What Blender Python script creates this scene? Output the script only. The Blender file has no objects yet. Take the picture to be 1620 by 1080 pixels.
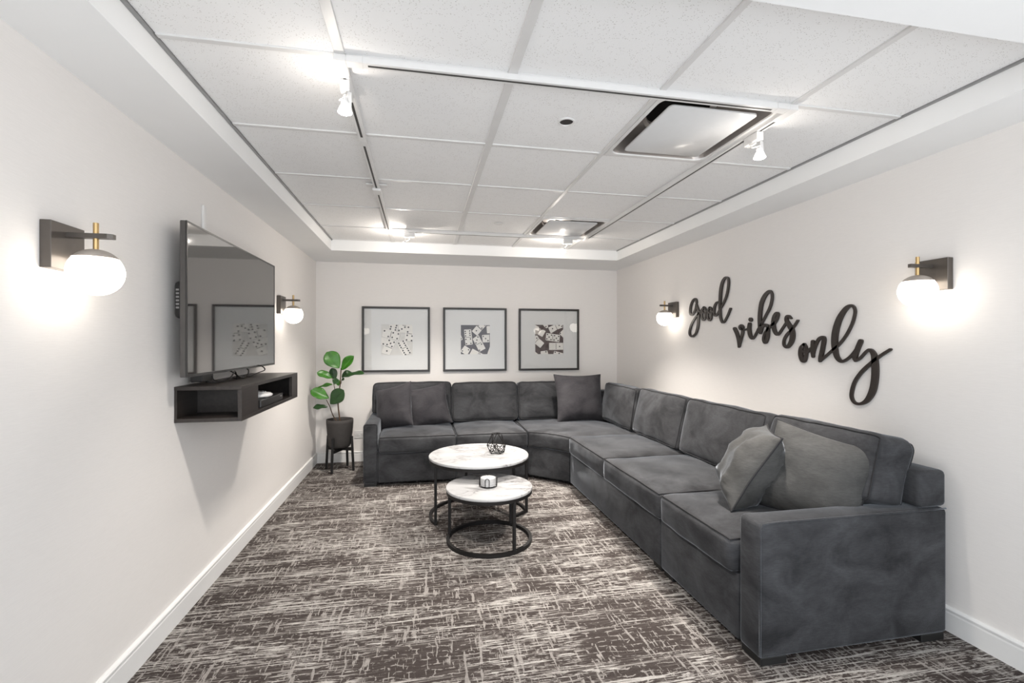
import bpy, bmesh, math, random
from mathutils import Vector, Matrix, noise, Euler
random.seed(7)
sc = bpy.context.scene
C = sc.collection
PI = math.pi

# ------------------------------------------------------------------ camera, world, exposure
F_PX, YAW, CY, CAMH = 740.285, 0.1912, 541.915, 1.2874
cam_d = bpy.data.cameras.new('camera')
cam_d.sensor_fit = 'HORIZONTAL'
cam_d.sensor_width = 36.0
cam_d.lens = F_PX / 1620.0 * 36.0
cam_d.shift_y = (CY - 540.0) / 1620.0
cam_d.clip_start = 0.02
cam = bpy.data.objects.new('camera', cam_d)
C.objects.link(cam)
cam.location = (0, 0, CAMH)
cam.rotation_euler = (PI / 2, 0, -YAW)
sc.camera = cam

world = bpy.data.worlds.new('world')
sc.world = world
world.use_nodes = True
bg = world.node_tree.nodes['Background']
bg.inputs[0].default_value = (0.91, 0.955, 1.0, 1)
bg.inputs[1].default_value = 1.8

sc.view_settings.view_transform = 'Standard'
sc.view_settings.look = 'None'
sc.view_settings.gamma = 1.0
sc.view_settings.use_curve_mapping = False
sc.view_settings.exposure = 0.88

SPOT_W = 92.0        # each halogen track lamp
SPOT_LEAK_W = 0.65    # light that leaks through the back of its reflector
GLOBE_STRENGTH = 4.6 # opal globes of the wall sconces

# ------------------------------------------------------------------ room numbers (metres)
XL, XR, YB = -1.108, 2.318, 5.312
ZG, ZS = 2.259, 2.156
GX = [-0.832, -0.269, 0.322, 0.908, 1.482, 2.030]     # ceiling grid columns
GY = [1.051 + 0.61 * i for i in range(6)] + [4.643]     # ceiling grid rows
YF = -0.35                                               # room runs on behind the camera

def ray(px, py):
    s, c = math.sin(YAW), math.cos(YAW)
    u = (px - 810.0) / F_PX
    return Vector((s + u * c, c - u * s, (CY - py) / F_PX))
def on_x(px, py, X):
    r = ray(px, py); t = X / r.x
    return Vector((0, 0, CAMH)) + r * t
def on_y(px, py, Y):
    r = ray(px, py); t = Y / r.y
    return Vector((0, 0, CAMH)) + r * t

# ------------------------------------------------------------------ materials
def srgb(r, g, b):
    f = lambda v: (v / 255 / 12.92) if v / 255 <= 0.04045 else ((v / 255 + 0.055) / 1.055) ** 2.4
    return (f(r), f(g), f(b), 1)

class NT:
    def __init__(self, name):
        self.m = bpy.data.materials.new(name)
        self.m.use_nodes = True
        self.t = self.m.node_tree
        self.b = self.t.nodes['Principled BSDF']
        self.out = self.t.nodes['Material Output']
    def n(self, typ, **kw):
        nd = self.t.nodes.new(typ)
        for k, v in kw.items():
            if k.startswith('i_'):
                key = k[2:]
                key = int(key) if key.isdigit() else key.replace('_', ' ')
                nd.inputs[key].default_value = v
            else:
                setattr(nd, k, v)
        return nd
    def l(self, a, b): self.t.links.new(a, b)
    def coord(self, scale=(1, 1, 1), rot=(0, 0, 0), kind='Object', loc=(0, 0, 0)):
        tc = self.n('ShaderNodeTexCoord')
        mp = self.n('ShaderNodeMapping')
        mp.inputs['Scale'].default_value = scale
        mp.inputs['Rotation'].default_value = rot
        mp.inputs['Location'].default_value = loc
        self.l(tc.outputs[kind], mp.inputs[0])
        return mp.outputs[0]
    def noise(self, vec, scale=5, detail=3, rough=0.5, dist=0):
        nd = self.n('ShaderNodeTexNoise')
        nd.inputs['Scale'].default_value = scale
        nd.inputs['Detail'].default_value = detail
        nd.inputs['Roughness'].default_value = rough
        nd.inputs['Distortion'].default_value = dist
        self.l(vec, nd.inputs['Vector'])
        return nd.outputs['Fac']
    def ramp(self, fac, stops, interp='LINEAR'):
        nd = self.n('ShaderNodeValToRGB')
        nd.color_ramp.interpolation = interp
        e = nd.color_ramp.elements
        while len(e) < len(stops): e.new(0.5)
        for el, (p, c) in zip(e, stops):
            el.position = p
            el.color = c if len(c) == 4 else (*c, 1)
        self.l(fac, nd.inputs[0])
        return nd.outputs[0]
    def math(self, op, a, b=None, clamp=False):
        nd = self.n('ShaderNodeMath', operation=op)
        nd.use_clamp = clamp
        for i, v in enumerate((a, b)):
            if v is None: continue
            if isinstance(v, (int, float)): nd.inputs[i].default_value = v
            else: self.l(v, nd.inputs[i])
        return nd.outputs[0]
    def mix(self, fac, a, b, blend='MIX'):
        nd = self.n('ShaderNodeMix', data_type='RGBA', blend_type=blend)
        for i, v in ((0, fac), (6, a), (7, b)):
            if isinstance(v, (int, float)): nd.inputs[i].default_value = v
            elif isinstance(v, tuple): nd.inputs[i].default_value = v
            else: self.l(v, nd.inputs[i])
        return nd.outputs[2]
    def bump(self, h, strength=0.3, dist=0.01):
        nd = self.n('ShaderNodeBump')
        nd.inputs['Strength'].default_value = strength
        nd.inputs['Distance'].default_value = dist
        self.l(h, nd.inputs['Height'])
        self.l(nd.outputs[0], self.b.inputs['Normal'])
    def base(self, v):
        if isinstance(v, tuple): self.b.inputs['Base Color'].default_value = v
        else: self.l(v, self.b.inputs['Base Color'])

def plain(name, col, rough=0.5, metal=0.0, spec=0.5, var=0.04, nscale=30):
    k = NT(name)
    nz = k.noise(k.coord(), nscale, 3)
    c0 = tuple(x * (1 - var) for x in col[:3]) + (1,)
    c1 = tuple(min(1, x * (1 + var)) for x in col[:3]) + (1,)
    k.base(k.ramp(nz, [(0.3, c0), (0.7, c1)]))
    k.b.inputs['Roughness'].default_value = rough
    k.b.inputs['Metallic'].default_value = metal
    k.b.inputs['Specular IOR Level'].default_value = spec
    return k.m

def wall_mat(name, col):
    k = NT(name)
    weave = k.noise(k.coord((6, 6, 160)), 4, 3, 0.6)
    weave2 = k.noise(k.coord((150, 150, 8)), 3, 2, 0.6)
    hsum = k.math('ADD', weave, weave2)
    big = k.noise(k.coord(), 0.9, 2)
    c = k.ramp(big, [(0.3, tuple(x * 0.985 for x in col[:3]) + (1,)), (0.7, col)])
    w2 = k.ramp(weave, [(0.35, (0.965, 0.965, 0.965, 1)), (0.65, (1, 1, 1, 1))])
    k.base(k.mix(1.0, c, w2, 'MULTIPLY'))
    k.b.inputs['Roughness'].default_value = 0.75
    k.b.inputs['Specular IOR Level'].default_value = 0.25
    k.bump(hsum, 0.08, 0.002)
    return k.m

M = {}
M['wall'] = wall_mat('warm_white_wallcover', (0.825, 0.795, 0.77, 1))
M['paint'] = plain('white_ceiling_paint', (0.88, 0.88, 0.875, 1), 0.8, 0, 0.2, 0.01, 4)
M['trim'] = plain('white_trim_paint', (0.78, 0.775, 0.765, 1), 0.4, 0, 0.4, 0.01, 8)
M['gridbar'] = plain('white_grid_steel', (0.70, 0.69, 0.68, 1), 0.4, 0, 0.5, 0.02, 12)
M['angle'] = plain('grey_wall_angle', (0.33, 0.33, 0.33, 1), 0.5, 0.2, 0.5, 0.05, 12)

def tile_mat():
    k = NT('speckled_ceiling_tile')
    v = k.coord((1, 1.7, 1), (0, 0, 0.6), 'Object')
    vo = k.n('ShaderNodeTexVoronoi', feature='F1')
    vo.inputs['Scale'].default_value = 120
    vo.inputs['Randomness'].default_value = 1.0
    k.l(v, vo.inputs['Vector'])
    big = k.noise(k.coord(), 26, 3, 0.7)
    pit = k.math('LESS_THAN', vo.outputs['Distance'], 0.20)
    gate = k.math('GREATER_THAN', big, 0.47)
    pit = k.math('MULTIPLY', pit, gate)
    c = k.mix(pit, (0.87, 0.865, 0.86, 1), (0.52, 0.50, 0.47, 1))
    k.base(c)
    k.b.inputs['Roughness'].default_value = 0.9
    k.b.inputs['Specular IOR Level'].default_value = 0.15
    fine = k.noise(k.coord(), 220, 2)
    hgt = k.math('SUBTRACT', fine, pit)
    k.bump(hgt, 0.25, 0.002)
    return k.m
M['tile'] = tile_mat()

def carpet_mat():
    k = NT('woven_streak_carpet')
    warp = k.noise(k.coord((1, 1, 1)), 1.6, 2)
    def streak(sx, sy, rot, detail, rough, seed):
        v = k.coord((sx, sy, 1), (0, 0, rot), 'Object', (seed, seed * 0.7, seed))
        return k.noise(v, 1.0, detail, rough, 0.15)
    h1 = streak(2.8, 105, 0.05, 3, 0.6, 3.1)       # long thin strokes across the room
    h2 = streak(11.0, 140, -0.02, 2, 0.55, 8.4)
    h3 = streak(1.1, 11, 0.05, 3, 0.55, 1.7)       # broad bands
    v1 = streak(85, 11.0, 0.06, 2, 0.5, 5.5)       # short strokes along the room
    v2 = streak(20, 4.0, -0.06, 2, 0.5, 9.2)
    blk = k.noise(k.coord((2.1, 5.0, 1), (0, 0, 0.05), 'Object', (2, 5, 0)), 1.0, 3, 0.55)
    grain = k.noise(k.coord(), 190, 2, 0.7)
    mid = k.noise(k.coord((26, 50, 1)), 1.0, 3, 0.7)
    step = lambda v, a, b: k.ramp(v, [(a, (0, 0, 0, 1)), (b, (1, 1, 1, 1))])
    wv = k.n('ShaderNodeTexNoise'); wv.inputs['Scale'].default_value = 11.0; wv.inputs['Detail'].default_value = 3
    k.l(k.coord((1, 1, 1)), wv.inputs['Vector'])
    def weave(bw, rh, mortar, rot, seed, amp):
        base = k.coord((1, 1, 1), (0, 0, rot), 'Object', (seed, seed * .37, 0))
        ad = k.n('ShaderNodeVectorMath', operation='MULTIPLY_ADD')
        k.l(wv.outputs['Color'], ad.inputs[0]); ad.inputs[1].default_value = (amp * 1.6, amp, 0); k.l(base, ad.inputs[2])
        br = k.n('ShaderNodeTexBrick')
        br.offset = 0.37; br.squash = 1.0
        br.inputs['Color1'].default_value = (0, 0, 0, 1); br.inputs['Color2'].default_value = (0, 0, 0, 1); br.inputs['Mortar'].default_value = (1, 1, 1, 1)
        br.inputs['Scale'].default_value = 1.0; br.inputs['Mortar Size'].default_value = mortar; br.inputs['Mortar Smooth'].default_value = 0.15
        br.inputs['Brick Width'].default_value = bw; br.inputs['Row Height'].default_value = rh
        k.l(ad.outputs[0], br.inputs['Vector'])
        return br.outputs['Fac']
    w1 = weave(.082, .034, .0030, .05, 1.3, .055)
    w2 = weave(.150, .017, .0024, .03, 4.1, .050)
    band = step(h3, 0.43, 0.57)
    brk = step(mid, 0.47, 0.53)                   # breaks the lines up
    lines = k.math('MULTIPLY', k.math('MAXIMUM', k.math('MULTIPLY', w1, 0.85), k.math('MULTIPLY', w2, band)), k.math('ADD', k.math('MULTIPLY', brk, 0.8), 0.2), True)
    s1 = k.math('MULTIPLY', step(h1, 0.545, 0.57), k.math('ADD', k.math('MULTIPLY', band, 0.85), 0.25), True)
    s2 = k.math('MULTIPLY', step(h2, 0.56, 0.585), step(blk, 0.44, 0.54))
    s3 = k.math('MULTIPLY', k.math('MULTIPLY', step(v1, 0.575, 0.60), step(v2, 0.42, 0.50)), 0.75)
    s4 = k.math('MULTIPLY', k.math('MULTIPLY', step(blk, 0.52, 0.62), step(mid, 0.47, 0.55)), 0.45)
    tot = k.math('MAXIMUM', k.math('MAXIMUM', s1, s2), k.math('MAXIMUM', s3, s4))
    tot = k.math('MAXIMUM', tot, k.math('MULTIPLY', lines, 0.85))
    tot = k.math('ADD', k.math('MULTIPLY', tot, 0.9), k.math('MULTIPLY', k.math('SUBTRACT', mid, 0.5), 0.35), True)
    c = k.ramp(tot, [(0.0, (0.048, 0.039, 0.036, 1)), (0.30, (0.080, 0.068, 0.063, 1)), (0.7, (0.27, 0.25, 0.235, 1)), (1.0, (0.46, 0.44, 0.415, 1))])
    g2 = k.ramp(grain, [(0.3, (0.72, 0.72, 0.72, 1)), (0.7, (1.12, 1.12, 1.12, 1))])
    k.base(k.mix(1.0, c, g2, 'MULTIPLY'))
    k.b.inputs['Roughness'].default_value = 0.95
    k.b.inputs['Specular IOR Level'].default_value = 0.1
    hh = k.math('ADD', grain, k.math('MULTIPLY', tot, 0.8))
    k.bump(hh, 0.5, 0.006)
    return k.m
M['carpet'] = carpet_mat()

def fabric_mat(name, dark, light, sheen=0.35):
    k = NT(name)
    big = k.noise(k.coord((1, 1, 1.4)), 4.5, 4, 0.62, 0.6)
    weave = k.noise(k.coord((1, 1, 1)), 260, 2, 0.6)
    slub = k.noise(k.coord((40, 40, 220)), 1.0, 2, 0.6)
    c = k.ramp(big, [(0.33, dark), (0.68, light)])
    g = k.ramp(slub, [(0.3, (0.86, 0.86, 0.86, 1)), (0.7, (1.1, 1.1, 1.1, 1))])
    k.base(k.mix(1.0, c, g, 'MULTIPLY'))
    k.b.inputs['Roughness'].default_value = 0.85
    k.b.inputs['Specular IOR Level'].default_value = 0.2
    k.b.inputs['Sheen Weight'].default_value = sheen
    k.b.inputs['Sheen Roughness'].default_value = 0.27
    k.b.inputs['Sheen Tint'].default_value = (0.8, 0.86, 0.95, 1)
    k.bump(k.math('ADD', weave, k.math('MULTIPLY', big, 1.5)), 0.25, 0.003)
    return k.m
M['sofa'] = fabric_mat('charcoal_velvet_weave', (0.020, 0.0202, 0.0220, 1), (0.054, 0.055, 0.059, 1), 0.42)
M['pipe'] = plain('charcoal_piping', (0.026, 0.026, 0.028, 1), 0.8, 0, 0.2)
M['pillow_cool'] = fabric_mat('charcoal_pillow_weave', (0.026, 0.0245, 0.028, 1), (0.046, 0.044, 0.048, 1), 0.25)
M['pillow_light'] = fabric_mat('grey_pillow_weave', (0.044, 0.044, 0.043, 1), (0.082, 0.081, 0.079, 1), 0.30)
M['foot'] = plain('black_wood_foot', (0.008, 0.008, 0.008, 1), 0.5)

M['black'] = plain('black_satin_metal', (0.009, 0.008, 0.008, 1), 0.5, 0.0, 0.25)
M['frame'] = plain('black_frame_wood', (0.016, 0.012, 0.010, 1), 0.35, 0, 0.5)
M['bronze'] = plain('dark_bronze_metal', (0.105, 0.092, 0.082, 1), 0.36, 0.5, 0.5)
M['cap'] = plain('taupe_metal_cap', (0.42, 0.375, 0.335, 1), 0.42, 0.3, 0.5)
M['brass'] = plain('brushed_brass', (0.52, 0.36, 0.17, 1), 0.32, 0.85, 0.5)
M['letters'] = plain('dark_brown_letter_paint', (0.026, 0.019, 0.016, 1), 0.42, 0, 0.5)
M['mat'] = plain('white_mat_board', (0.64, 0.64, 0.63, 1), 0.9, 0, 0.1, 0.01)
M['p_dark'] = plain('print_dark', (0.052, 0.043, 0.050, 1), 0.8, 0, 0.1, 0.25, 25)
M['p_mid'] = plain('print_mid', (0.105, 0.082, 0.080, 1), 0.8, 0, 0.1, 0.3, 25)
M['p_grey'] = plain('print_grey', (0.42, 0.405, 0.39, 1), 0.8, 0, 0.1, 0.05, 25)
M['p_pale'] = plain('print_pale', (0.58, 0.565, 0.54, 1), 0.8, 0, 0.1, 0.06, 25)
M['p_white'] = plain('print_white', (0.70, 0.68, 0.645, 1), 0.8, 0, 0.1, 0.04, 25)
M['p_black'] = plain('print_black', (0.02, 0.018, 0.018, 1), 0.8, 0, 0.1)
M['tvblack'] = plain('tv_black_plastic', (0.02, 0.019, 0.019, 1), 0.35)
M['tvedge'] = plain('tv_grey_metal_edge', (0.10, 0.095, 0.092, 1), 0.3, 0.6)
M['espresso'] = None
M['white_plastic'] = plain('white_plastic', (0.72, 0.71, 0.70, 1), 0.35, 0, 0.5, 0.01)
M['white_metal'] = plain('white_track_enamel', (0.74, 0.73, 0.72, 1), 0.35, 0, 0.5, 0.01)
M['slot'] = plain('dark_track_slot', (0.05, 0.048, 0.046, 1), 0.6)
M['steel'] = plain('satin_duct_steel', (0.40, 0.37, 0.35, 1), 0.30, 0.6, 0.5, 0.08, 6)
M['plaque'] = plain('white_enamel_plaque', (0.72, 0.72, 0.72, 1), 0.16, 0, 0.55, 0.01)
M['neck'] = plain('dark_duct_interior', (0.03, 0.026, 0.024, 1), 0.6)
M['pot'] = plain('matte_grey_ceramic', (0.045, 0.041, 0.039, 1), 0.75, 0, 0.3, 0.08)
M['soil'] = plain('dark_potting_soil', (0.018, 0.013, 0.010, 1), 0.95, 0, 0.1, 0.4, 90)
M['stem'] = plain('brown_plant_stem', (0.085, 0.048, 0.028, 1), 0.7, 0, 0.3, 0.2, 60)
M['socket'] = plain('socket_grey', (0.25, 0.245, 0.24, 1), 0.5)

def espresso():
    k = NT('espresso_wood_laminate')
    g = k.noise(k.coord((60, 3, 60)), 1.0, 4, 0.6)
    k.base(k.ramp(g, [(0.3, (0.013, 0.010, 0.009, 1)), (0.7, (0.028, 0.022, 0.019, 1))]))
    k.b.inputs['Roughness'].default_value = 0.42
    return k.m
M['espresso'] = espresso()

def screen_mat():
    k = NT('glossy_tv_screen')
    g = k.noise(k.coord(), 3, 2)
    k.base(k.ramp(g, [(0.3, (0.020, 0.018, 0.018, 1)), (0.7, (0.024, 0.021, 0.020, 1))]))
    k.b.inputs['Roughness'].default_value = 0.035
    k.b.inputs['IOR'].default_value = 2.6
    return k.m
M['screen'] = screen_mat()

def marble():
    k = NT('white_marble_top')
    v = k.coord((1.2, 2.6, 1), (0, 0, 0.35))
    d = k.noise(v, 2.2, 6, 0.6, 1.6)
    vein = k.math('ABSOLUTE', k.math('SUBTRACT', d, 0.5))
    thin = k.ramp(vein, [(0.0, (1, 1, 1, 1)), (0.012, (0.45, 0.45, 0.45, 1)), (0.045, (0, 0, 0, 1))])
    gate = k.ramp(k.noise(k.coord((1, 1, 1), (0, 0, 0), 'Object', (3, 1, 0)), 3.2, 2), [(0.42, (0, 0, 0, 1)), (0.55, (1, 1, 1, 1))])
    fac = k.math('MULTIPLY', thin, gate)
    cloud = k.ramp(k.noise(v, 1.4, 3), [(0.35, (0.34, 0.34, 0.345, 1)), (0.65, (0.41, 0.41, 0.415, 1))])
    k.base(k.mix(fac, cloud, (0.085, 0.08, 0.078, 1)))
    k.b.inputs['Roughness'].default_value = 0.3
    return k.m
M['marble'] = marble()

def leafmat(name, dark, light):
    k = NT(name)
    g = k.noise(k.coord(), 22, 4, 0.6)
    k.base(k.ramp(g, [(0.3, dark), (0.7, light)]))
    k.b.inputs['Roughness'].default_value = 0.35
    k.b.inputs['Specular IOR Level'].default_value = 0.5
    return k.m
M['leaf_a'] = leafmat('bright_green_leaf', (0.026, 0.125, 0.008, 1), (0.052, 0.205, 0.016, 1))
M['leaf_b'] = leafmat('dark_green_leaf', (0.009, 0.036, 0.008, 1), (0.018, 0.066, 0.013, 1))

def emit(name, col, strength):
    k = NT(name)
    k.base((0.8, 0.8, 0.78, 1))
    k.b.inputs['Emission Color'].default_value = col
    k.b.inputs['Emission Strength'].default_value = strength
    k.b.inputs['Roughness'].default_value = 0.3
    return k.m
M['globe'] = emit('lit_opal_globe', (1.0, 0.92, 0.81, 1), GLOBE_STRENGTH)
M['bulb'] = emit('lit_halogen_lens', (1.0, 0.96, 0.90, 1), 40.0)
M['hot'] = emit('glowing_lamp_neck', (1.0, 0.96, 0.90, 1), 1.2)

def glass():
    k = NT('picture_glass')
    t = k.t
    t.nodes.remove(k.b)
    tr = k.n('ShaderNodeBsdfTransparent')
    gl = k.n('ShaderNodeBsdfGlossy')
    gl.inputs['Roughness'].default_value = 0.0
    fr = k.n('ShaderNodeFresnel'); fr.inputs['IOR'].default_value = 1.52
    mx = k.n('ShaderNodeMixShader')
    ge = k.n('ShaderNodeNewGeometry')          # reflect at the outer faces only
    fac = k.math('MULTIPLY', fr.outputs[0], k.math('SUBTRACT', 1.0, ge.outputs['Backfacing']))
    k.l(fac, mx.inputs[0]); k.l(tr.outputs[0], mx.inputs[1]); k.l(gl.outputs[0], mx.inputs[2])
    k.l(mx.outputs[0], k.out.inputs[0])
    return k.m
M['glass'] = glass()

# ------------------------------------------------------------------ object helpers
def tag(o, label=None, cat=None, group=None, kind=None):
    if label: o['label'] = label
    if cat: o['category'] = cat
    if group: o['group'] = group
    if kind: o['kind'] = kind
    return o

def thing(name, label, cat, loc=(0, 0, 0), group=None):
    o = bpy.data.objects.new(name, None)
    C.objects.link(o)
    o.location = loc
    o.empty_display_size = 0.1
    return tag(o, label, cat, group)

def root_loc(o):
    p = Vector((0, 0, 0))
    while o is not None:
        p += Vector(o.location); o = o.parent
    return p

def obj(name, bm, mat, parent=None, smooth=False, world=True, origin=None):
    """link a bmesh as one mesh object; vertices are in world metres unless world=False"""
    off = Vector((0, 0, 0))
    if parent is not None and world: off = root_loc(parent)
    if parent is None and origin is not None: off = Vector(origin)
    if off.length > 0:
        bmesh.ops.translate(bm, verts=bm.verts, vec=-off)
    bmesh.ops.recalc_face_normals(bm, faces=bm.faces)
    me = bpy.data.meshes.new(name)
    bm.to_mesh(me); bm.free()
    mats = mat if isinstance(mat, (list, tuple)) else [mat]
    for m in mats: me.materials.append(M[m] if isinstance(m, str) else m)
    if smooth:
        for p in me.polygons: p.use_smooth = True
        if smooth == 'auto':
            me.set_sharp_from_angle(angle=math.radians(38))
    o = bpy.data.objects.new(name, me)
    C.objects.link(o)
    if parent is not None: o.parent = parent
    elif origin is not None: o.location = origin
    return o

def box(bm, x0, x1, y0, y1, z0, z1, bevel=0.0, seg=2):
    r = bmesh.ops.create_cube(bm, size=1.0)
    vs = r['verts']
    for v in vs:
        v.co = Vector((x0 + (v.co.x + .5) * (x1 - x0), y0 + (v.co.y + .5) * (y1 - y0), z0 + (v.co.z + .5) * (z1 - z0)))
    if bevel > 0:
        es = list({e for v in vs for e in v.link_edges})
        bmesh.ops.bevel(bm, geom=es, offset=bevel, segments=seg, affect='EDGES', profile=0.5)
    return bm

def B(x0, x1, y0, y1, z0, z1, bevel=0.0, seg=2):
    return box(bmesh.new(), x0, x1, y0, y1, z0, z1, bevel, seg)

def prism(bm, pts, z0, z1):
    a = [bm.verts.new((p[0], p[1], z0)) for p in pts]
    b = [bm.verts.new((p[0], p[1], z1)) for p in pts]
    n = len(pts)
    bm.faces.new(a[::-1]); bm.faces.new(b)
    for i in range(n): bm.faces.new((a[i], a[(i + 1) % n], b[(i + 1) % n], b[i]))
    return bm

def lathe(bm, prof, n=32, loc=(0, 0, 0), axis='Z'):
    rings = []
    for r, z in prof:
        if r < 1e-6:
            rings.append([bm.verts.new((0, 0, z))])
        else:
            rings.append([bm.verts.new((r * math.cos(2 * PI * i / n), r * math.sin(2 * PI * i / n), z)) for i in range(n)])
    for a, b in zip(rings, rings[1:]):
        if len(a) == 1 and len(b) == 1: continue
        for i in range(n):
            j = (i + 1) % n
            if len(a) == 1: bm.faces.new((a[0], b[j], b[i]))
            elif len(b) == 1: bm.faces.new((a[i], a[j], b[0]))
            else: bm.faces.new((a[i], a[j], b[j], b[i]))
    vs = [v for r in rings for v in r]
    for v in vs:
        if axis == 'X': v.co = Vector((v.co.z, v.co.x, v.co.y))
        if axis == 'Y': v.co = Vector((v.co.x, v.co.z, v.co.y))
        v.co += Vector(loc)
    return bm

def tube(bm, pts, r, n=8, closed=False, rect=None):
    """sweep a circle (or a rect w x h) along a polyline"""
    pts = [Vector(p) for p in pts]
    N = len(pts)
    up = None
    rings = []
    for i, p in enumerate(pts):
        if closed: t = (pts[(i + 1) % N] - pts[i - 1])
        else: t = pts[min(i + 1, N - 1)] - pts[max(i - 1, 0)]
        t.normalize()
        if up is None:
            up = Vector((0, 0, 1)) if abs(t.z) < 0.9 else Vector((1, 0, 0))
        s = t.cross(up)
        if s.length < 1e-6: s = t.orthogonal()
        s.normalize()
        up = s.cross(t).normalized()
        if rect:
            w, h = rect[0] / 2, rect[1] / 2
            rings.append([bm.verts.new(p + s * a * w + up * b * h) for a, b in ((1, 1), (-1, 1), (-1, -1), (1, -1))])
        else:
            rr = r[i] if isinstance(r, (list, tuple)) else r
            rings.append([bm.verts.new(p + s * rr * math.cos(2 * PI * k / n) + up * rr * math.sin(2 * PI * k / n)) for k in range(n)])
    m = len(rings[0])
    rng = range(N) if closed else range(N - 1)
    for i in rng:
        a, b = rings[i], rings[(i + 1) % N]
        for k in range(m):
            bm.faces.new((a[k], a[(k + 1) % m], b[(k + 1) % m], b[k]))
    if not closed:
        bm.faces.new(rings[0][::-1]); bm.faces.new(rings[-1])
    return bm

def catmull(pts, sub=6, closed=False):
    P = [tuple(p) for p in pts]
    n = len(P); out = []
    rng = range(n) if closed else range(n - 1)
    for i in rng:
        if closed: p0, p1, p2, p3 = P[i - 1], P[i], P[(i + 1) % n], P[(i + 2) % n]
        else: p0, p1, p2, p3 = P[max(i - 1, 0)], P[i], P[i + 1], P[min(i + 2, n - 1)]
        for k in range(sub):
            t = k / sub
            out.append(tuple(0.5 * ((2 * b) + (-a + c) * t + (2 * a - 5 * b + 4 * c - d) * t * t + (-a + 3 * b - 3 * c + d) * t ** 3) for a, b, c, d in zip(p0, p1, p2, p3)))
    if not closed: out.append(P[-1])
    return out

def copy_tree(o, parent=None):
    c = o.copy(); C.objects.link(c)
    c.parent = parent
    for ch in list(o.children): copy_tree(ch, c)
    return c

# ------------------------------------------------------------------ the room shell
o = obj('floor', B(XL - .1, XR + .1, YF, YB + .1, -0.06, 0), 'carpet'); tag(o, 'grey and brown streaked woven carpet floor', kind='structure')
o = obj('wall_left', B(XL - .1, XL, YF, YB, 0, ZG + .3), 'wall'); tag(o, 'warm white wall on the left with the television', kind='structure')
o = obj('wall_right', B(XR, XR + .1, YF, YB, 0, ZG + .3), 'wall'); tag(o, 'warm white wall on the right with the lettering', kind='structure')
o = obj('wall_back', B(XL - .1, XR + .1, YB, YB + .1, 0, ZG + .3), 'wall'); tag(o, 'warm white back wall with three framed pictures', kind='structure')

def baseboard(name, p0, p1, nrm, label):
    """stepped profile swept from p0 to p1, thickness along nrm"""
    prof = [(0, 0), (.014, 0), (.014, .083), (.011, .090), (.011, .094), (.016, .097), (.016, .103), (.012, .108), (.006, .111), (0, .111)]
    bm = bmesh.new(); rings = []
    for p in (p0, p1):
        rings.append([bm.verts.new((p[0] + nrm[0] * a, p[1] + nrm[1] * a, z)) for a, z in prof])
    n = len(prof)
    for i in range(n): bm.faces.new((rings[0][i], rings[0][(i + 1) % n], rings[1][(i + 1) % n], rings[1][i]))
    bm.faces.new(rings[0]); bm.faces.new(rings[1][::-1])
    tag(obj(name, bm, 'trim'), label, kind='structure')
baseboard('baseboard_left', (XL, YF), (XL, YB), (1, 0), 'white stepped baseboard along the left wall')
baseboard('baseboard_right', (XR, YF), (XR, YB), (-1, 0), 'white stepped baseboard along the right wall')
baseboard('baseboard_back', (XL + .014, YB), (XR - .014, YB), (0, -1), 'white stepped baseboard along the back wall')

ceil = obj('ceiling', B(XL - .1, XR + .1, YF, YB + .1, ZG + .30, ZG + .36), 'paint')
tag(ceil, 'white suspended tile ceiling framed by a plaster soffit', kind='structure')
def ceil_part(name, bm, mat, **kw): return obj(name, bm, mat, ceil, **kw)
ceil_part('soffit', B(XL, GX[0], YF, YB, ZS, ZG + .3), 'paint')
ceil_part('soffit', B(GX[5], XR, YF, YB, ZS, ZG + .3), 'paint')
ceil_part('soffit', B(GX[0], GX[5], GY[6], YB, ZS, ZG + .3), 'paint')
ceil_part('soffit', B(GX[0], GX[5], YF, GY[0], ZS, ZG + .3), 'paint')
# wall angles: the thin grey line where grid meets soffit
ceil_part('wall_angle', B(GX[0], GX[0] + .009, GY[0], GY[6], ZG - .010, ZG + .004), 'angle')
ceil_part('wall_angle', B(GX[5] - .008, GX[5], GY[0], GY[6], ZG - .008, ZG + .004), 'angle')
ceil_part('wall_angle', B(GX[0] + .012, GX[5] - .012, GY[6] - .008, GY[6], ZG - .003, ZG + .004), 'gridbar')
ceil_part('wall_angle', B(GX[0] + .012, GX[5] - .012, GY[0], GY[0] + .012, ZG - .006, ZG + .004), 'gridbar')
# grid bars
for i in range(1, 5):
    w = .017 if i in (1, 2) else .012
    ceil_part('grid_bar', B(GX[i] - w, GX[i] + w, GY[0] + .012, GY[6] - .008, ZG - .007, ZG + .030, .0015, 1), 'gridbar')
for j in range(1, 6):
    for i in range(5):
        a = GX[i] + (.017 if i in (1, 2) else .012); b = GX[i + 1] - (.017 if i + 1 in (1, 2) else .012)
        ceil_part('grid_bar', B(a, b, GY[j] - .011, GY[j] + .011, ZG - .006, ZG + .028, .0015, 1), 'gridbar')
VENTS = {(3, 1), (3, 4)}
for i in range(5):
    for j in range(6):
        if (i, j) in VENTS: continue
        x0, x1, y0, y1 = GX[i] + .010, GX[i + 1] - .010, GY[j] + .009, GY[j + 1] - .009
        cx, cy = (x0 + x1) / 2, (y0 + y1) / 2
        bm = B(x0 - cx, x1 - cx, y0 - cy, y1 - cy, ZG, ZG + .016, .002, 1)
        t = obj('ceiling_tile', bm, 'tile', ceil, world=False)
        t.location = (cx, cy, 0)

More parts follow.
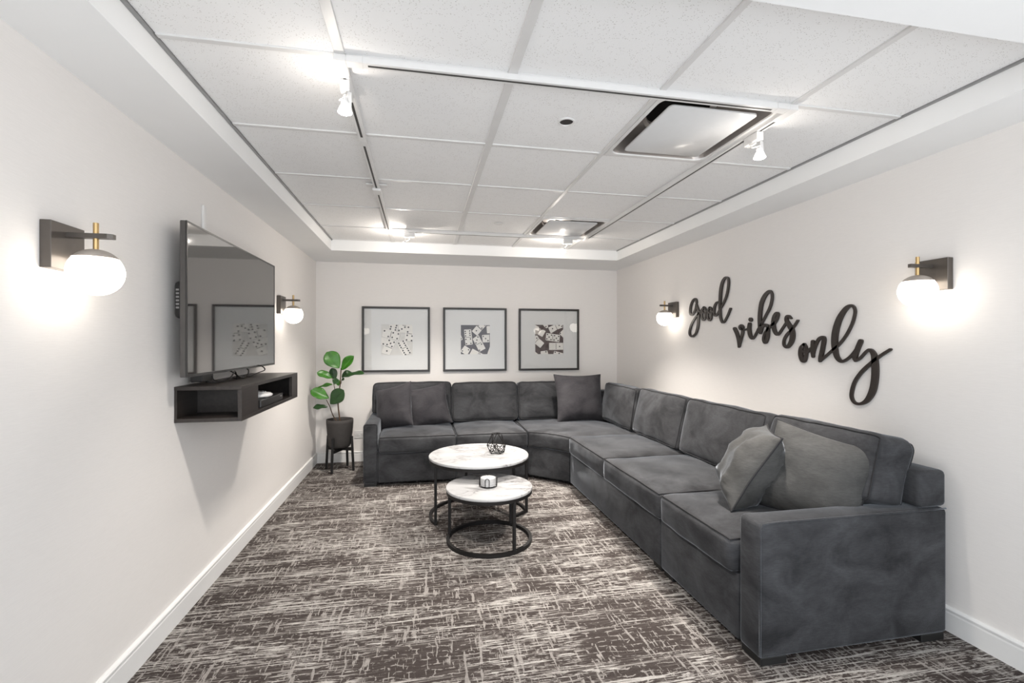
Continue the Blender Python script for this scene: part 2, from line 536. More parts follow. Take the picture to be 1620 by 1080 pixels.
# ------------------------------------------------------------------ ceiling diffusers
def diffuser(i, j, label):
    x0, x1, y0, y1 = GX[i] + .012, GX[i + 1] - .012, GY[j] + .012, GY[j + 1] - .012
    cx, cy = (x0 + x1) / 2, (y0 + y1) / 2
    t = thing('ceiling_diffuser', label, 'air diffuser', (cx, cy, ZG - .02), 'ceiling air diffusers')
    hx, hy = (x1 - x0) / 2, (y1 - y0) / 2
    def rr(hw, hh, r, z, n=6):
        pts = []
        for k, (sx, sy) in enumerate(((1, 1), (-1, 1), (-1, -1), (1, -1))):
            for q in range(n + 1):
                a = PI / 2 * (k + q / n)
                pts.append((cx + sx * (hw - r) + r * math.cos(a), cy + sy * (hh - r) + r * math.sin(a), z))
        return pts
    def loft(rings, cap_top=False):
        bm = bmesh.new()
        R = [[bm.verts.new(p) for p in ring] for ring in rings]
        n = len(R[0])
        for a, b in zip(R, R[1:]):
            for k in range(n): bm.faces.new((a[k], a[(k + 1) % n], b[(k + 1) % n], b[k]))
        if cap_top: bm.faces.new(R[-1])
        return bm
    # flat outer frame
    obj('frame', loft([rr(hx, hy, .002, ZG - .004), rr(hx, hy, .002, ZG - .010), rr(hx - .016, hy - .016, .055, ZG - .011), rr(hx - .018, hy - .018, .055, ZG - .004)]), 'white_metal', t, 'auto')
    # curved steel bell behind the plaque
    obj('bell', loft([rr(hx - .016, hy - .016, .055, ZG - .009), rr(hx - .022, hy - .022, .06, ZG + .018), rr(hx - .030, hy - .030, .06, ZG + .055), rr(hx - .050, hy - .050, .06, ZG + .095), rr(hx - .13, hy - .13, .06, ZG + .115)]), 'steel', t, True)
    bm = bmesh.new(); lathe(bm, [(.185, ZG + .114), (.17, ZG + .14), (.165, ZG + .22), (0, ZG + .22)], 32, (cx, cy, 0))
    obj('neck', bm, 'neck', t, True)
    px, py = hx - .072, hy - .066
    obj('plaque', loft([rr(px, py, .022, ZG - .006), rr(px, py, .022, ZG - .012), rr(px - .003, py - .003, .020, ZG - .014)], True), 'plaque', t, 'auto')
    pl = obj('plaque_back', loft([rr(px, py, .022, ZG - .006), rr(px - .003, py - .003, .02, ZG - .002)], True), 'steel', t, 'auto')
    for sx, sy in ((-1, 0), (1, 0), (0, -1), (0, 1)):
        bm = bmesh.new()
        bx, by = cx + sx * (px - .01), cy + sy * (py - .01)
        tube(bm, [(bx - sx * .02, by - sy * .02, ZG + .002), (bx, by, ZG + .02), (bx + sx * .012, by + sy * .012, ZG + .045), (bx + sx * .004, by + sy * .004, ZG + .075)], 0, rect=(.03, .004))
        obj('bracket', bm, 'steel', t, 'auto')
    return t
diffuser(3, 1, 'large square steel ceiling diffuser with white plaque, nearest the camera')
diffuser(3, 4, 'square steel ceiling diffuser with white plaque at the far end near the soffit')

bm = bmesh.new(); lathe(bm, [(0, -.002), (.030, -.002), (.031, -.001)], 32); bm2 = bmesh.new()
t = thing('ceiling_sensor', 'round dark recessed disc in a ceiling tile beside the near diffuser', 'sensor', (0.625, 1.972, ZG))
obj('disc', bm, 'neck', t, 'auto', world=False)
lathe(bm2, [(.029, -.001), (.030, -.006), (.036, -.005), (.037, 0)], 32); obj('rim', bm2, 'white_plastic', t, 'auto', world=False)
bm = bmesh.new(); lathe(bm, [(0, -.010), (.034, -.009), (.037, -.006), (.037, -.003), (.025, -.003), (.025, 0)], 32, (0.617, 3.755, ZG))
tag(obj('sprinkler_cover', bm, 'white_metal', None, 'auto', origin=(0.617, 3.755, ZG)), 'small round white cover plate on the ceiling near the far diffuser', 'cover plate')

# ------------------------------------------------------------------ lighting track loop and its four lamps
TZ1 = ZG - .007
TZ0 = TZ1 - .022
track = thing('lighting_track', 'white rectangular loop of lighting track under the ceiling grid', 'track', ((GX[1] + GX[4]) / 2, 2.88, TZ1))
def rail(x0, y0, x1, y1):
    along_y = abs(y1 - y0) > abs(x1 - x0)
    w = .0165
    if along_y:
        bm = B(x0 - w, x0 + w, y0, y1, TZ0, TZ1, .0015, 1)
        sl = B(x0 - .005, x0 + .005, y0 + .05, y1 - .05, TZ0 - .0006, TZ0 + .003)
    else:
        bm = B(x0, x1, y0 - w, y0 + w, TZ0, TZ1, .0015, 1)
        sl = B(x0 + .05, x1 - .05, y0 - .005, y0 + .005, TZ0 - .0006, TZ0 + .003)
    r = obj('rail', bm, 'white_metal', track)
    obj('slot', sl, 'slot', r)
ta, tb, tc_, td = GX[1], GX[4], GY[1], GY[5]
rail(ta, tc_ + .04, ta, GY[2] + .02); rail(ta, GY[2] + .02, ta, td - .03)
rail(tb, tc_ + .04, tb, td - .03)
rail(ta + .04, tc_, tb - .04, tc_); rail(ta + .03, td, tb - .03, td)
for x, sx in ((ta, 1), (tb, -1)):
    for y, sy in ((tc_, 1), (td, -1)):
        bm = bmesh.new()
        L = .075 if y == tc_ else .03
        xs = sorted((x - sx * .02, x + sx * .02)); ys = sorted((y - sy * .02, y + sy * L))
        box(bm, xs[0], xs[1], ys[0], ys[1], TZ0 - .001, TZ1, .002, 1)
        xs = sorted((x + sx * .0201, x + sx * L)); ys = (y - .02, y + .02)
        if L > .03: box(bm, xs[0], xs[1], ys[0], ys[1], TZ0 - .001, TZ1, .002, 1)
        obj('corner_connector', bm, 'white_metal', track)
bm = B(ta - .026, ta + .026, 2.955, 3.045, TZ0 - .016, TZ0, .003, 1); obj('feed_box', bm, 'white_metal', track)
bm = B(ta - .062, ta + .062, 2.948, 3.0, TZ1 - .006, TZ1 + .002, .001, 1); obj('canopy_plate', bm, 'white_metal', track)

def track_lamp(loc, rz, aim, label, watts=SPOT_W, cone=115, leak=SPOT_LEAK_W):
    """adapter box on the track, fork arm, bare halogen reflector lamp on it"""
    t = thing('track_spotlight', label, 'spotlight', (0, 0, 0), 'halogen lamps on the track')
    # local: box runs along +Y from 0, hangs below z=0
    obj('adapter_box', B(-.017, .017, -.045, .045, -.040, 0, .003, 1), 'white_metal', t, world=False)
    bm = bmesh.new(); tube(bm, [(.015, -.03, -.040), (.015, -.034, -.055), (.015, -.040, -.115)], 0, rect=(.004, .014))
    obj('fork_arm', bm, 'white_metal', t, world=False)
    bm = bmesh.new(); tube(bm, catmull([(0, -.02, -.040), (-.012, .0, -.052), (-.022, -.02, -.066), (-.012, -.035, -.068), (0, -.038, -.072)], 5), .003, 6)
    obj('lead', bm, 'white_plastic', t, True, world=False)
    bm = bmesh.new(); lathe(bm, [(0, -.066), (.010, -.066), (.010, -.076), (.014, -.078), (.014, -.086), (.009, -.088)], 20, (0, -.04, 0))
    obj('socket', bm, 'white_plastic', t, 'auto', world=False)
    bm = bmesh.new(); lathe(bm, [(.009, -.086), (.017, -.096), (.0235, -.112), (.025, -.118)], 24, (0, -.04, 0))
    lamp = obj('reflector', bm, 'hot', t, True, world=False)
    bm = bmesh.new(); lathe(bm, [(.025, -.1175), (.020, -.121), (.010, -.123), (0, -.1235)], 24, (0, -.04, 0))
    obj('lens', bm, 'bulb', lamp, True, world=False)
    t.location = loc; t.rotation_euler.z = rz
    R = Matrix.Rotation(rz, 3, 'Z')
    p = Vector(loc) + R @ Vector((0, -.04, -.128))
    ld = bpy.data.lights.new('halogen_beam', 'SPOT')
    ld.energy = watts; ld.spot_size = math.radians(cone); ld.spot_blend = 0.85; ld.shadow_soft_size = .045
    ld.color = (1.0, 0.935, 0.86)
    lo = bpy.data.objects.new('halogen_beam', ld); C.objects.link(lo)
    lo.location = p
    d = (Vector(aim) - p).normalized()
    lo.rotation_euler = d.to_track_quat('-Z', 'Y').to_euler()
    l2 = bpy.data.lights.new('reflector_leak', 'POINT')
    l2.energy = leak; l2.shadow_soft_size = .008; l2.color = (1.0, 0.92, 0.83)
    q = Vector(loc) + R @ Vector((-.036, -.064, -.135))
    o2 = bpy.data.objects.new('reflector_leak', l2); C.objects.link(o2); o2.location = q
    return t
track_lamp((ta, 1.80, TZ0), 0, (0.30, 2.7, 0), 'lit white halogen track lamp at the near left of the ceiling', 75, 115)
track_lamp((tb, 1.88, TZ0), 0, (1.35, 2.75, 0.2), 'lit white halogen track lamp beside the near ceiling diffuser', 120, 88)
track_lamp((-.10, td, TZ0), -PI / 2, (0.0, 4.2, 0), 'lit white halogen track lamp on the far track, left one above the pictures', 92, 120, 3.2)
track_lamp((1.31, td, TZ0), -PI / 2, (1.22, 3.7, 0), 'lit white halogen track lamp directly below the far ceiling diffuser', 180, 105, 3.2)

# ------------------------------------------------------------------ wall sconces
def make_sconce():
    t = thing('wall_sconce', '', 'sconce', (0, 0, 0), 'opal globe wall sconces')
    obj('back_plate', B(0, .030, -.071, .071, -.071, .071, .0015, 1), 'bronze', t, world=False)
    bm = bmesh.new()
    pts = [(.030, -.011), (.140, -.011), (.153, -.004), (.153, .011), (.030, .011)]
    prism(bm, pts, .032, .047); obj('arm', bm, 'bronze', t, world=False)
    gx = .104
    bm = bmesh.new(); lathe(bm, [(0, -.02), (.0075, -.02), (.0075, .081), (0, .081)], 16, (gx, 0, 0)); obj('rod', bm, 'brass', t, 'auto', world=False)
    a, b, zc = .0725, .072, -.0745
    cut = math.radians(37)
    prof = [(0, zc + b + .002)]
    for k in range(1, 13):
        th = PI / 2 - (PI / 2 - cut) * k / 12
        prof.append((a * math.cos(th) + .001, zc + b * math.sin(th) + .001))
    prof.append((prof[-1][0] - .004, prof[-1][1] - .001))
    bm = bmesh.new(); lathe(bm, prof, 40, (gx, 0, 0)); obj('globe_cap', bm, 'cap', t, 'auto', world=False)
    prof = []
    for k in range(0, 25):
        th = cut - (cut + PI / 2) * k / 24
        prof.append((max(0, a * math.cos(th)) if k < 24 else 0, zc + b * math.sin(th)))
    bm = bmesh.new(); lathe(bm, prof, 40, (gx, 0, 0)); obj('globe', bm, 'globe', t, True, world=False)
    return t
s0 = make_sconce()
spots = [((XL, 1.692, 1.582), 0, 'bronze wall sconce with lit oval globe nearest the camera on the left wall'),
         ((XL, 4.000, 1.586), 0, 'bronze wall sconce with lit globe on the left wall beyond the television'),
         ((XR, 1.738, 1.596), PI, 'bronze wall sconce with lit globe to the right of the word only'),
         ((XR, 3.992, 1.592), PI, 'bronze wall sconce with lit globe left of the word good on the right wall')]
for i, (loc, rz, lab) in enumerate(spots):
    s = s0 if i == 0 else copy_tree(s0)
    s.location = loc; s.rotation_euler.z = rz; s['label'] = lab

# ------------------------------------------------------------------ television
TY0, TY1, TZb, TZt, TX = 2.275, 3.522, 1.135, 1.822, -1.006
t = thing('television', 'large flat black television hung on the left wall', 'television', (XL, (TY0 + TY1) / 2, TZb))
obj('bezel', B(TX - .028, TX - .003, TY0, TY1, TZb, TZt, .003, 1), 'tvedge', t)
fr = bmesh.new()
box(fr, TX - .004, TX + .001, TY0, TY0 + .008, TZb, TZt); box(fr, TX - .004, TX + .001, TY1 - .008, TY1, TZb, TZt)
box(fr, TX - .004, TX + .001, TY0 + .008, TY1 - .008, TZt - .008, TZt); box(fr, TX - .004, TX + .001, TY0 + .008, TY1 - .008, TZb, TZb + .012)
obj('screen_frame', fr, 'tvblack', t)
obj('screen', B(TX - .003, TX - .0005, TY0 + .008, TY1 - .008, TZb + .012, TZt - .008), 'screen', t)
hb = obj('back_housing', B(XL + .022, TX - .028, TY0 + .055, TY1 - .12, 1.395, 1.565, .022, 3), 'tvblack', t, 'auto')
for k in range(6):
    z = 1.44 + k * .016
    obj('port', B(XL + .035, XL + .047, TY0 + .0535, TY0 + .057, z, z + .008), 'socket', hb)
obj('wall_mount', B(XL, XL + .03, 2.7, 3.15, 1.33, 1.62, .004, 1), 'black', t)
bm = B(-1.085, -1.03, 2.485, 2.605, 1.098, 1.1345, .004, 1)
obj('receiver_box', bm, 'tvblack', t)

bm = B(XL, XL + .012, 2.657, 2.690, 1.80, 1.995, .003, 1)
tag(obj('cable_cover', bm, 'white_plastic', None, origin=(XL, 2.673, 1.80)), 'narrow white cable cover running up the wall above the television', 'cable cover')

# ------------------------------------------------------------------ floating shelf under it
SX1, SY0, SY1, SZ0, SZ1 = -.824, 2.387, 3.387, .921, 1.086
T = .018
sh = thing('floating_shelf', 'dark espresso floating wall shelf with open compartments under the television', 'shelf', (XL, (SY0 + SY1) / 2, SZ0))
obj('top_panel', B(XL, SX1, SY0, SY1, SZ1 - T, SZ1, .001, 1), 'espresso', sh)
obj('bottom_panel', B(XL, SX1, SY0, SY1, SZ0, SZ0 + T, .001, 1), 'espresso', sh)
obj('back_panel', B(XL, XL + .012, SY0 + .002, SY1 - .002, SZ0 + T, SZ1 - T), 'espresso', sh)
obj('side_panel', B(XL + .012, SX1, SY1 - T, SY1, SZ0 + T, SZ1 - T), 'espresso', sh)
obj('divider', B(XL + .012, SX1 - .018, SY0 + .20, SY0 + .20 + T, SZ0 + T, SZ1 - T), 'espresso', sh)
obj('front_panel', B(SX1 - .018, SX1 - .0005, SY0 + .002, SY0 + .225, SZ0 + T, SZ1 - T), 'espresso', sh)
obj('front_panel', B(SX1 - .018, SX1 - .0005, SY1 - .135, SY1 - T, SZ0 + T, SZ1 - T), 'espresso', sh)
bm = bmesh.new(); lathe(bm, [(0, -.004), (.004, -.004), (.006, 0), (0, 0)], 16, (-.90, SY0 + .199, SZ0 + .045), 'Y'); obj('cam_cover', bm, 'socket', sh, True)
bm = bmesh.new(); lathe(bm, [(0, -.004), (.004, -.004), (.006, 0), (0, 0)], 16, (-.90, SY0 + .199, SZ1 - .03), 'Y'); obj('cam_cover', bm, 'socket', sh, True)

t = thing('set_top_box', 'flat black set-top box lying in the shelf compartment', 'set-top box', (-.93, 2.96, SZ0 + T))
obj('case', B(-1.05, -.838, 2.70, 3.10, SZ0 + T, SZ0 + T + .042, .005, 2), 'tvblack', t)
obj('indicator', B(-.8385, -.8375, 3.04, 3.07, SZ0 + T + .024, SZ0 + T + .030), 'socket', t)
zz = SZ0 + T + .042
bm = bmesh.new(); lathe(bm, [(0, 0), (.055, 0), (.078, .008), (.082, .016), (.072, .025), (.03, .030), (0, .031)], 36, (-.905, 2.84, zz))
t = thing('wifi_puck', 'small round white device on top of the set-top box', 'router', (-.905, 2.84, zz))
obj('case', bm, 'white_plastic', t, True)
bm = bmesh.new()
tube(bm, [(-.905 + .045 * math.cos(2 * PI * k / 48), 2.84 + .045 * math.sin(2 * PI * k / 48), zz + .027 + .003 * (k % 4 < 2)) for k in range(48)], .004, 6, True)
obj('vent_ridge', bm, 'white_plastic', t)

def cable(name, pts, r, label):
    bm = bmesh.new(); tube(bm, catmull(pts, 6), r, 6)
    tag(obj(name, bm, 'black', None, True, origin=pts[0]), label, 'cable', 'cables under the television')
zt = SZ1 + .004
cable('cable', [(-1.05, 2.56, 1.100), (-1.045, 2.575, zt + .002), (-1.00, 2.60, zt), (-.97, 2.66, zt + .02), (-.98, 2.74, zt + .045), (-.99, 2.80, zt), (-1.03, 2.86, zt)], .0035, 'black cable from the small receiver box lying along the shelf top')
cable('cable', [(-1.03, 2.76, 1.145), (-1.0, 2.78, 1.125), (-.985, 2.82, zt + .008), (-.99, 2.90, zt), (-1.02, 2.97, zt)], .004, 'thick black cable dropping to the coil on the shelf')
cable('cable', [(-1.03, 3.02, 1.145), (-1.0, 3.00, 1.125), (-.99, 2.95, zt + .010), (-1.0, 2.88, zt), (-1.03, 2.84, zt + .004)], .0035, 'black cable slanting left from the screen to the shelf top')
cable('cable', [(-1.03, 3.16, 1.15), (-.99, 3.20, 1.14), (-.975, 3.21, 1.115), (-.985, 3.10, zt + .012), (-.995, 3.02, zt), (-1.02, 2.98, zt + .002)], .0035, 'black cable with a wide loop at the right under the television')
cable('cable', [(-1.04, 2.60, 1.142), (-1.03, 2.585, 1.12), (-1.02, 2.60, zt + .006), (-1.01, 2.68, zt), (-1.0, 2.76, zt + .008)], .0022, 'thin black cable hanging in a loop left of the others')

# ------------------------------------------------------------------ framed domino pictures
def clip_poly(poly, lo=0.0, hi=1.0):
    def clip(pts, inside, inter):
        out = []
        for i in range(len(pts)):
            a, b = pts[i - 1], pts[i]
            ia, ib = inside(a), inside(b)
            if ib:
                if not ia: out.append(inter(a, b))
                out.append(b)
            elif ia: out.append(inter(a, b))
        return out
    def ix(v): return lambda a, b: (v, a[1] + (b[1] - a[1]) * (v - a[0]) / (b[0] - a[0]))
    def iy(v): return lambda a, b: (a[0] + (b[0] - a[0]) * (v - a[1]) / (b[1] - a[1]), v)
    for ins, it in ((lambda p: p[0] >= lo, ix(lo)), (lambda p: p[0] <= hi, ix(hi)), (lambda p: p[1] >= lo, iy(lo)), (lambda p: p[1] <= hi, iy(hi))):
        if len(poly) < 3: return []
        poly = clip(poly, ins, it)
    return poly

PRINTS = [
 dict(rect=(190, 190, 905, 885), bg=1, body=2, pip=13.5, edge=True, polys=[
  ([(190, 470), (325, 500), (270, 670), (190, 655)], [], [(236, 630)]),
  ([(360, 190), (580, 190), (540, 350), (400, 320)], [], [(410, 236), (397, 288), (538, 212), (523, 261), (511, 312)]),
  ([(580, 190), (760, 190), (750, 380), (600, 370)], [((670, 205), (765, 215))], [(591, 322), (657, 288), (728, 248)]),
  ([(755, 190), (905, 190), (905, 570), (725, 555)], [((765, 390), (890, 402))], [(808, 249), (791, 354), (780, 433), (764, 536), (880, 552), (892, 450)]),
  ([(235, 280), (620, 370), (580, 550), (205, 465)], [((425, 345), (385, 495))], [(264, 332), (349, 462), (462, 376), (578, 402), (437, 481), (549, 509)]),
  ([(335, 495), (525, 575), (380, 885), (190, 830)], [((275, 668), (440, 735))], [(370, 548), (480, 592), (401, 617), (322, 643), (430, 687), (317, 788)]),
  ([(545, 620), (720, 530), (880, 830), (690, 900)], [((650, 750), (785, 685))], [(588, 618), (613, 665), (640, 712), (688, 568), (714, 614), (741, 662), (683, 782), (711, 830), (739, 872), (783, 732), (810, 780), (840, 826)])]),
 dict(rect=(150, 150, 912, 912), bg=4, body=0, pip=13, edge=False, polys=[
  ([(232, 268), (418, 262), (460, 655), (272, 680)], [((250, 472), (430, 466))], [(263, 315), (380, 302), (270, 368), (384, 362), (274, 433), (390, 417), (283, 524), (402, 512), (297, 640), (413, 628)]),
  ([(565, 160), (700, 280), (575, 430), (435, 310)], [], [(556, 297)]),
  ([(575, 150), (820, 150), (705, 270)], [((570, 165), (690, 275))], [(700, 228), (610, 152), (780, 152)]),
  ([(610, 405), (800, 765), (635, 850), (455, 510)], [((545, 670), (690, 600))], [(596, 461), (568, 541), (544, 620), (691, 648), (638, 810)]),
  ([(700, 412), (912, 392), (912, 598), (725, 605)], [((900, 400), (905, 590))], [(737, 445), (799, 503), (863, 557)]),
  ([(820, 175), (912, 165), (912, 362), (835, 365)], [], []),
  ([(250, 680), (402, 785), (330, 912), (245, 912), (150, 845), (150, 825)], [((150, 850), (240, 912))], [(190, 826), (352, 796)]),
  ([(455, 765), (625, 855), (600, 912), (375, 912)], [], []),
  ([(630, 860), (735, 912), (615, 912)], [], [(650, 908)]),
  ([(150, 400), (200, 530), (150, 550)], [], [(158, 508)]),
  ([(905, 730), (912, 730), (912, 912), (840, 912)], [], [])]),
 dict(rect=(115, 155, 915, 985), bg=5, body=0, pip=13, edge=False, polys=[
  ([(115, 155), (225, 215), (225, 330), (115, 300)], [], []),
  ([(330, 155), (480, 155), (485, 230), (430, 255)], [], [(420, 205)]),
  ([(485, 230), (640, 158), (690, 158), (745, 285), (560, 400)], [], [(609, 262)]),
  ([(690, 155), (890, 155), (905, 225), (750, 285)], [((690, 175), (745, 280))], [(797, 165), (873, 195)]),
  ([(330, 290), (415, 330), (320, 500), (190, 430), (240, 330)], [], []),
  ([(430, 385), (825, 440), (800, 650), (412, 590)], [((625, 435), (603, 600))], [(463, 427), (580, 448), (512, 502), (446, 553), (564, 573), (669, 462), (786, 481), (719, 536), (651, 585), (768, 604)]),
  ([(510, 665), (915, 665), (915, 865), (510, 870)], [((712, 680), (710, 850))], [(811, 770)]),
  ([(115, 480), (170, 450), (230, 545), (120, 660)], [], [(160, 532)]),
  ([(230, 545), (375, 675), (260, 815), (115, 690), (118, 655)], [((205, 555), (120, 660))], []),
  ([(270, 905), (460, 885), (490, 985), (270, 985)], [], [(421, 922)]),
  ([(660, 895), (915, 965), (915, 985), (630, 985)], [], [(685, 932), (797, 968)]),
  ([(795, 400), (915, 280), (915, 520)], [], [(830, 395)]),
  ([(115, 915), (200, 985), (115, 985)], [], [])]),
]
PM = ['p_white', 'p_pale', 'p_white', 'p_black', 'p_dark', 'p_mid', 'p_grey']
def build_print(spec, x0, x1, z0, z1, y, parent):
    bm = bmesh.new()
    rx0, ry0, rx1, ry1 = spec['rect']
    layer = [0]
    def add(poly, mi):
        q = [((px - rx0) / (rx1 - rx0), (py - ry0) / (ry1 - ry0)) for px, py in poly]
        q = clip_poly(q)
        if len(q) < 3: return
        yy = y - .00004 * layer[0]
        f = bm.faces.new([bm.verts.new((x0 + a * (x1 - x0), yy, z1 - b * (z1 - z0))) for a, b in q])
        f.material_index = mi
        layer[0] += 1
    add([(rx0, ry0), (rx1, ry0), (rx1, ry1), (rx0, ry1)], spec['bg'])
    for poly, lines, pips in spec['polys']:
        cx = sum(p[0] for p in poly) / len(poly); cy = sum(p[1] for p in poly) / len(poly)
        if spec['edge']:
            add([(cx + (p[0] - cx) * 1.025 + 3, cy + (p[1] - cy) * 1.025 + 6) for p in poly], 6)
        rp = []   # rounded corners
        n = len(poly)
        for i in range(n):
            a, b, c = Vector(poly[i - 1]), Vector(poly[i]), Vector(poly[(i + 1) % n])
            k1 = min(16, (a - b).length * .3); k2 = min(16, (c - b).length * .3)
            p1 = b + (a - b).normalized() * k1; p2 = b + (c - b).normalized() * k2
            rp += [tuple(p1), tuple((p1 + p2) * .25 + b * .5), tuple(p2)]
        add(rp, spec['body'])
        for (ax, ay), (bx, by) in lines:
            d = Vector((bx - ax, by - ay)).normalized(); nn = Vector((-d.y, d.x)) * 5.5
            add([(ax + nn.x, ay + nn.y), (bx + nn.x, by + nn.y), (bx - nn.x, by - nn.y), (ax - nn.x, ay - nn.y)], 3)
        lay = layer[0]
        for px, py in pips:
            r = spec['pip'] * 1.45
            add([(px + r * math.cos(2 * PI * k / 12), py + r * math.sin(2 * PI * k / 12)) for k in range(12)], 3)
            layer[0] = lay
        layer[0] = lay + 1
    o = obj('print', bm, PM, parent)
    for p in o.data.polygons:
        if p.normal.y > 0: p.flip()
    return o

def picture(x0, x1, art, spec, label):
    z0, z1 = .966, 1.682
    t = thing('framed_picture', label, 'picture', ((x0 + x1) / 2, YB, z0), 'framed domino pictures on the back wall')
    fw, fd = .022, .030
    for nm, a in (('frame_rail', (x0, x1, z0, z0 + fw)), ('frame_rail', (x0, x1, z1 - fw, z1)), ('frame_rail', (x0, x0 + fw, z0 + fw, z1 - fw)), ('frame_rail', (x1 - fw, x1, z0 + fw, z1 - fw))):
        obj(nm, B(a[0], a[1], YB - fd, YB - .001, a[2], a[3], .001, 1), 'frame', t)
    ax0, ax1, az0, az1 = art
    ym = YB - .012
    bm = bmesh.new()
    box(bm, x0 + fw, ax0, ym, YB - .002, z0 + fw, z1 - fw); box(bm, ax1, x1 - fw, ym, YB - .002, z0 + fw, z1 - fw)
    box(bm, ax0, ax1, ym, YB - .002, z0 + fw, az0); box(bm, ax0, ax1, ym, YB - .002, az1, z1 - fw)
    obj('mat_board', bm, 'mat', t)
    build_print(spec, ax0, ax1, az0, az1, YB - .0045, t)
    obj('glass', B(x0 + fw, x1 - fw, YB - .022, YB - .0205, z0 + fw, z1 - fw), 'glass', t)
def art(px0, py0, px1, py1):
    a, b = on_y(px0, py0, YB), on_y(px1, py1, YB)
    return (a.x, b.x, b.z, a.z)
picture(-.633, .092, art(603.2, 513.2, 652.8, 561.5), PRINTS[0], 'black framed picture of white dominoes on a pale ground, nearest the plant')
picture(.239, .961, art(729, 514, 774.9, 559.9), PRINTS[1], 'black framed picture of dominoes on a dark ground, middle of the three')
picture(1.105, 1.832, art(846.4, 513.6, 890.8, 559.7), PRINTS[2], 'black framed picture of dominoes on brown ground, right-hand one of the three')

# ------------------------------------------------------------------ words on the right wall
def word(name, ox, oy, scale, strokes, label):
    c = on_x(ox + 60, oy + 60, XR)
    t = thing(name, label, 'lettering', (XR, c.y, c.z), 'script words on the right wall')
    bm = bmesh.new()
    dep0 = .008
    for si, st in enumerate(strokes):
        pts = catmull(st, 7)
        n = len(pts)
        Lf, Rt = [], []
        poly_l, poly_r = [], []
        for i, p in enumerate(pts):
            a = pts[max(i - 1, 0)]; b = pts[min(i + 1, n - 1)]
            d = Vector((b[0] - a[0], b[1] - a[1]))
            if d.length < 1e-6: d = Vector((1, 0))
            d.normalize(); w = max(p[2], 6) * .48
            poly_l.append((p[0] - d.y * w, p[1] + d.x * w)); poly_r.append((p[0] + d.y * w, p[1] - d.x * w))
        # round caps
        def cap(p, q, w, sgn):
            d = Vector((p[0] - q[0], p[1] - q[1])).normalized()
            ang = math.atan2(d.y, d.x)
            return [(p[0] + w * math.cos(ang + sgn * (PI / 2 - PI * k / 6)), p[1] + w * math.sin(ang + sgn * (PI / 2 - PI * k / 6))) for k in range(1, 6)]
        xf = XR - .013 - .0002 * si
        def V(p, x):
            return on_x(ox + p[0] / scale, oy + p[1] / scale, XR - .012) + Vector((x - (XR - .012), 0, 0))
        fl = [bm.verts.new(V(p, xf)) for p in poly_l]; frr = [bm.verts.new(V(p, xf)) for p in poly_r]
        bl = [bm.verts.new(V(p, XR - .004)) for p in poly_l]; br = [bm.verts.new(V(p, XR - .003)) for p in poly_r]
        for i in range(n - 1):
            bm.faces.new((fl[i], fl[i + 1], frr[i + 1], frr[i]))
            bm.faces.new((bl[i + 1], bl[i], br[i], br[i + 1]))
            bm.faces.new((fl[i + 1], fl[i], bl[i], bl[i + 1]))
            bm.faces.new((frr[i], frr[i + 1], br[i + 1], br[i]))
        for end, other, A, Bv in ((0, 1, (fl, frr), (bl, br)), (n - 1, n - 2, (fl, frr), (bl, br))):
            cp = cap(pts[end], pts[other], max(pts[end][2], 6) * .48, 1)
            # order cap from left vert to right vert
            lp = poly_l[end]
            if (cp[0][0] - lp[0]) ** 2 + (cp[0][1] - lp[1]) ** 2 > (cp[-1][0] - lp[0]) ** 2 + (cp[-1][1] - lp[1]) ** 2: cp = cp[::-1]
            cf = [A[0][end]] + [bm.verts.new(V(p, xf)) for p in cp] + [A[1][end]]
            cb = [Bv[0][end]] + [bm.verts.new(V(p, XR - .003)) for p in cp] + [Bv[1][end]]
            bm.faces.new(cf); bm.faces.new(cb[::-1])
            for k in range(len(cf) - 1): bm.faces.new((cf[k], cf[k + 1], cb[k + 1], cb[k]))
    obj('letter_strokes', bm, 'letters', t)
    return t
W = 30
word('wall_word', 1080, 430, 9.822, [
  [(212, 478, W), (207, 432, W), (188, 420, W), (158, 442, W), (130, 500, W), (114, 570, W), (112, 640, W), (132, 666, W), (162, 642, W), (192, 590, W), (206, 520, W)],
  [(208, 505, W), (226, 560, W + 4), (240, 620, W + 6), (242, 720, W + 6), (230, 850, W + 6), (202, 950, W + 2), (160, 996, W), (125, 996, W), (104, 960, W), (108, 900, W), (132, 820, W), (165, 755, W - 2), (205, 695, W - 4), (245, 648, W - 4), (275, 612, W - 4), (302, 575, W - 4)],
  [(325, 545, 26), (297, 600, 28), (292, 680, 30), (306, 738, 28), (330, 746, 26), (348, 700, 26), (350, 620, 26), (345, 562, 26), (325, 545, 26)],
  [(300, 612, 22), (330, 640, 22), (372, 606, 22)],
  [(418, 548, 26), (390, 604, 28), (385, 684, 30), (399, 742, 28), (422, 750, 26), (441, 704, 26), (443, 624, 26), (438, 566, 26), (418, 548, 26)],
  [(393, 616, 22), (424, 644, 22), (468, 612, 22)],
  [(556, 466, W - 2), (520, 482, W), (492, 540, W + 4), (482, 620, W + 4), (492, 672, W), (516, 678, W - 2), (546, 640, W - 2), (578, 572, W - 2)],
  [(588, 558, W - 2), (640, 468, W), (686, 340, W + 2), (708, 200, W + 2), (706, 112, W + 2), (682, 86, W + 2), (648, 100, W + 4), (612, 165, W + 10), (588, 280, W + 12), (578, 420, W + 10), (574, 560, W + 8), (582, 690, W + 6), (602, 766, W + 2), (620, 786, W), (650, 766, W), (700, 670, W), (738, 568, W - 2)]],
  'dark brown script word good mounted on the right wall')
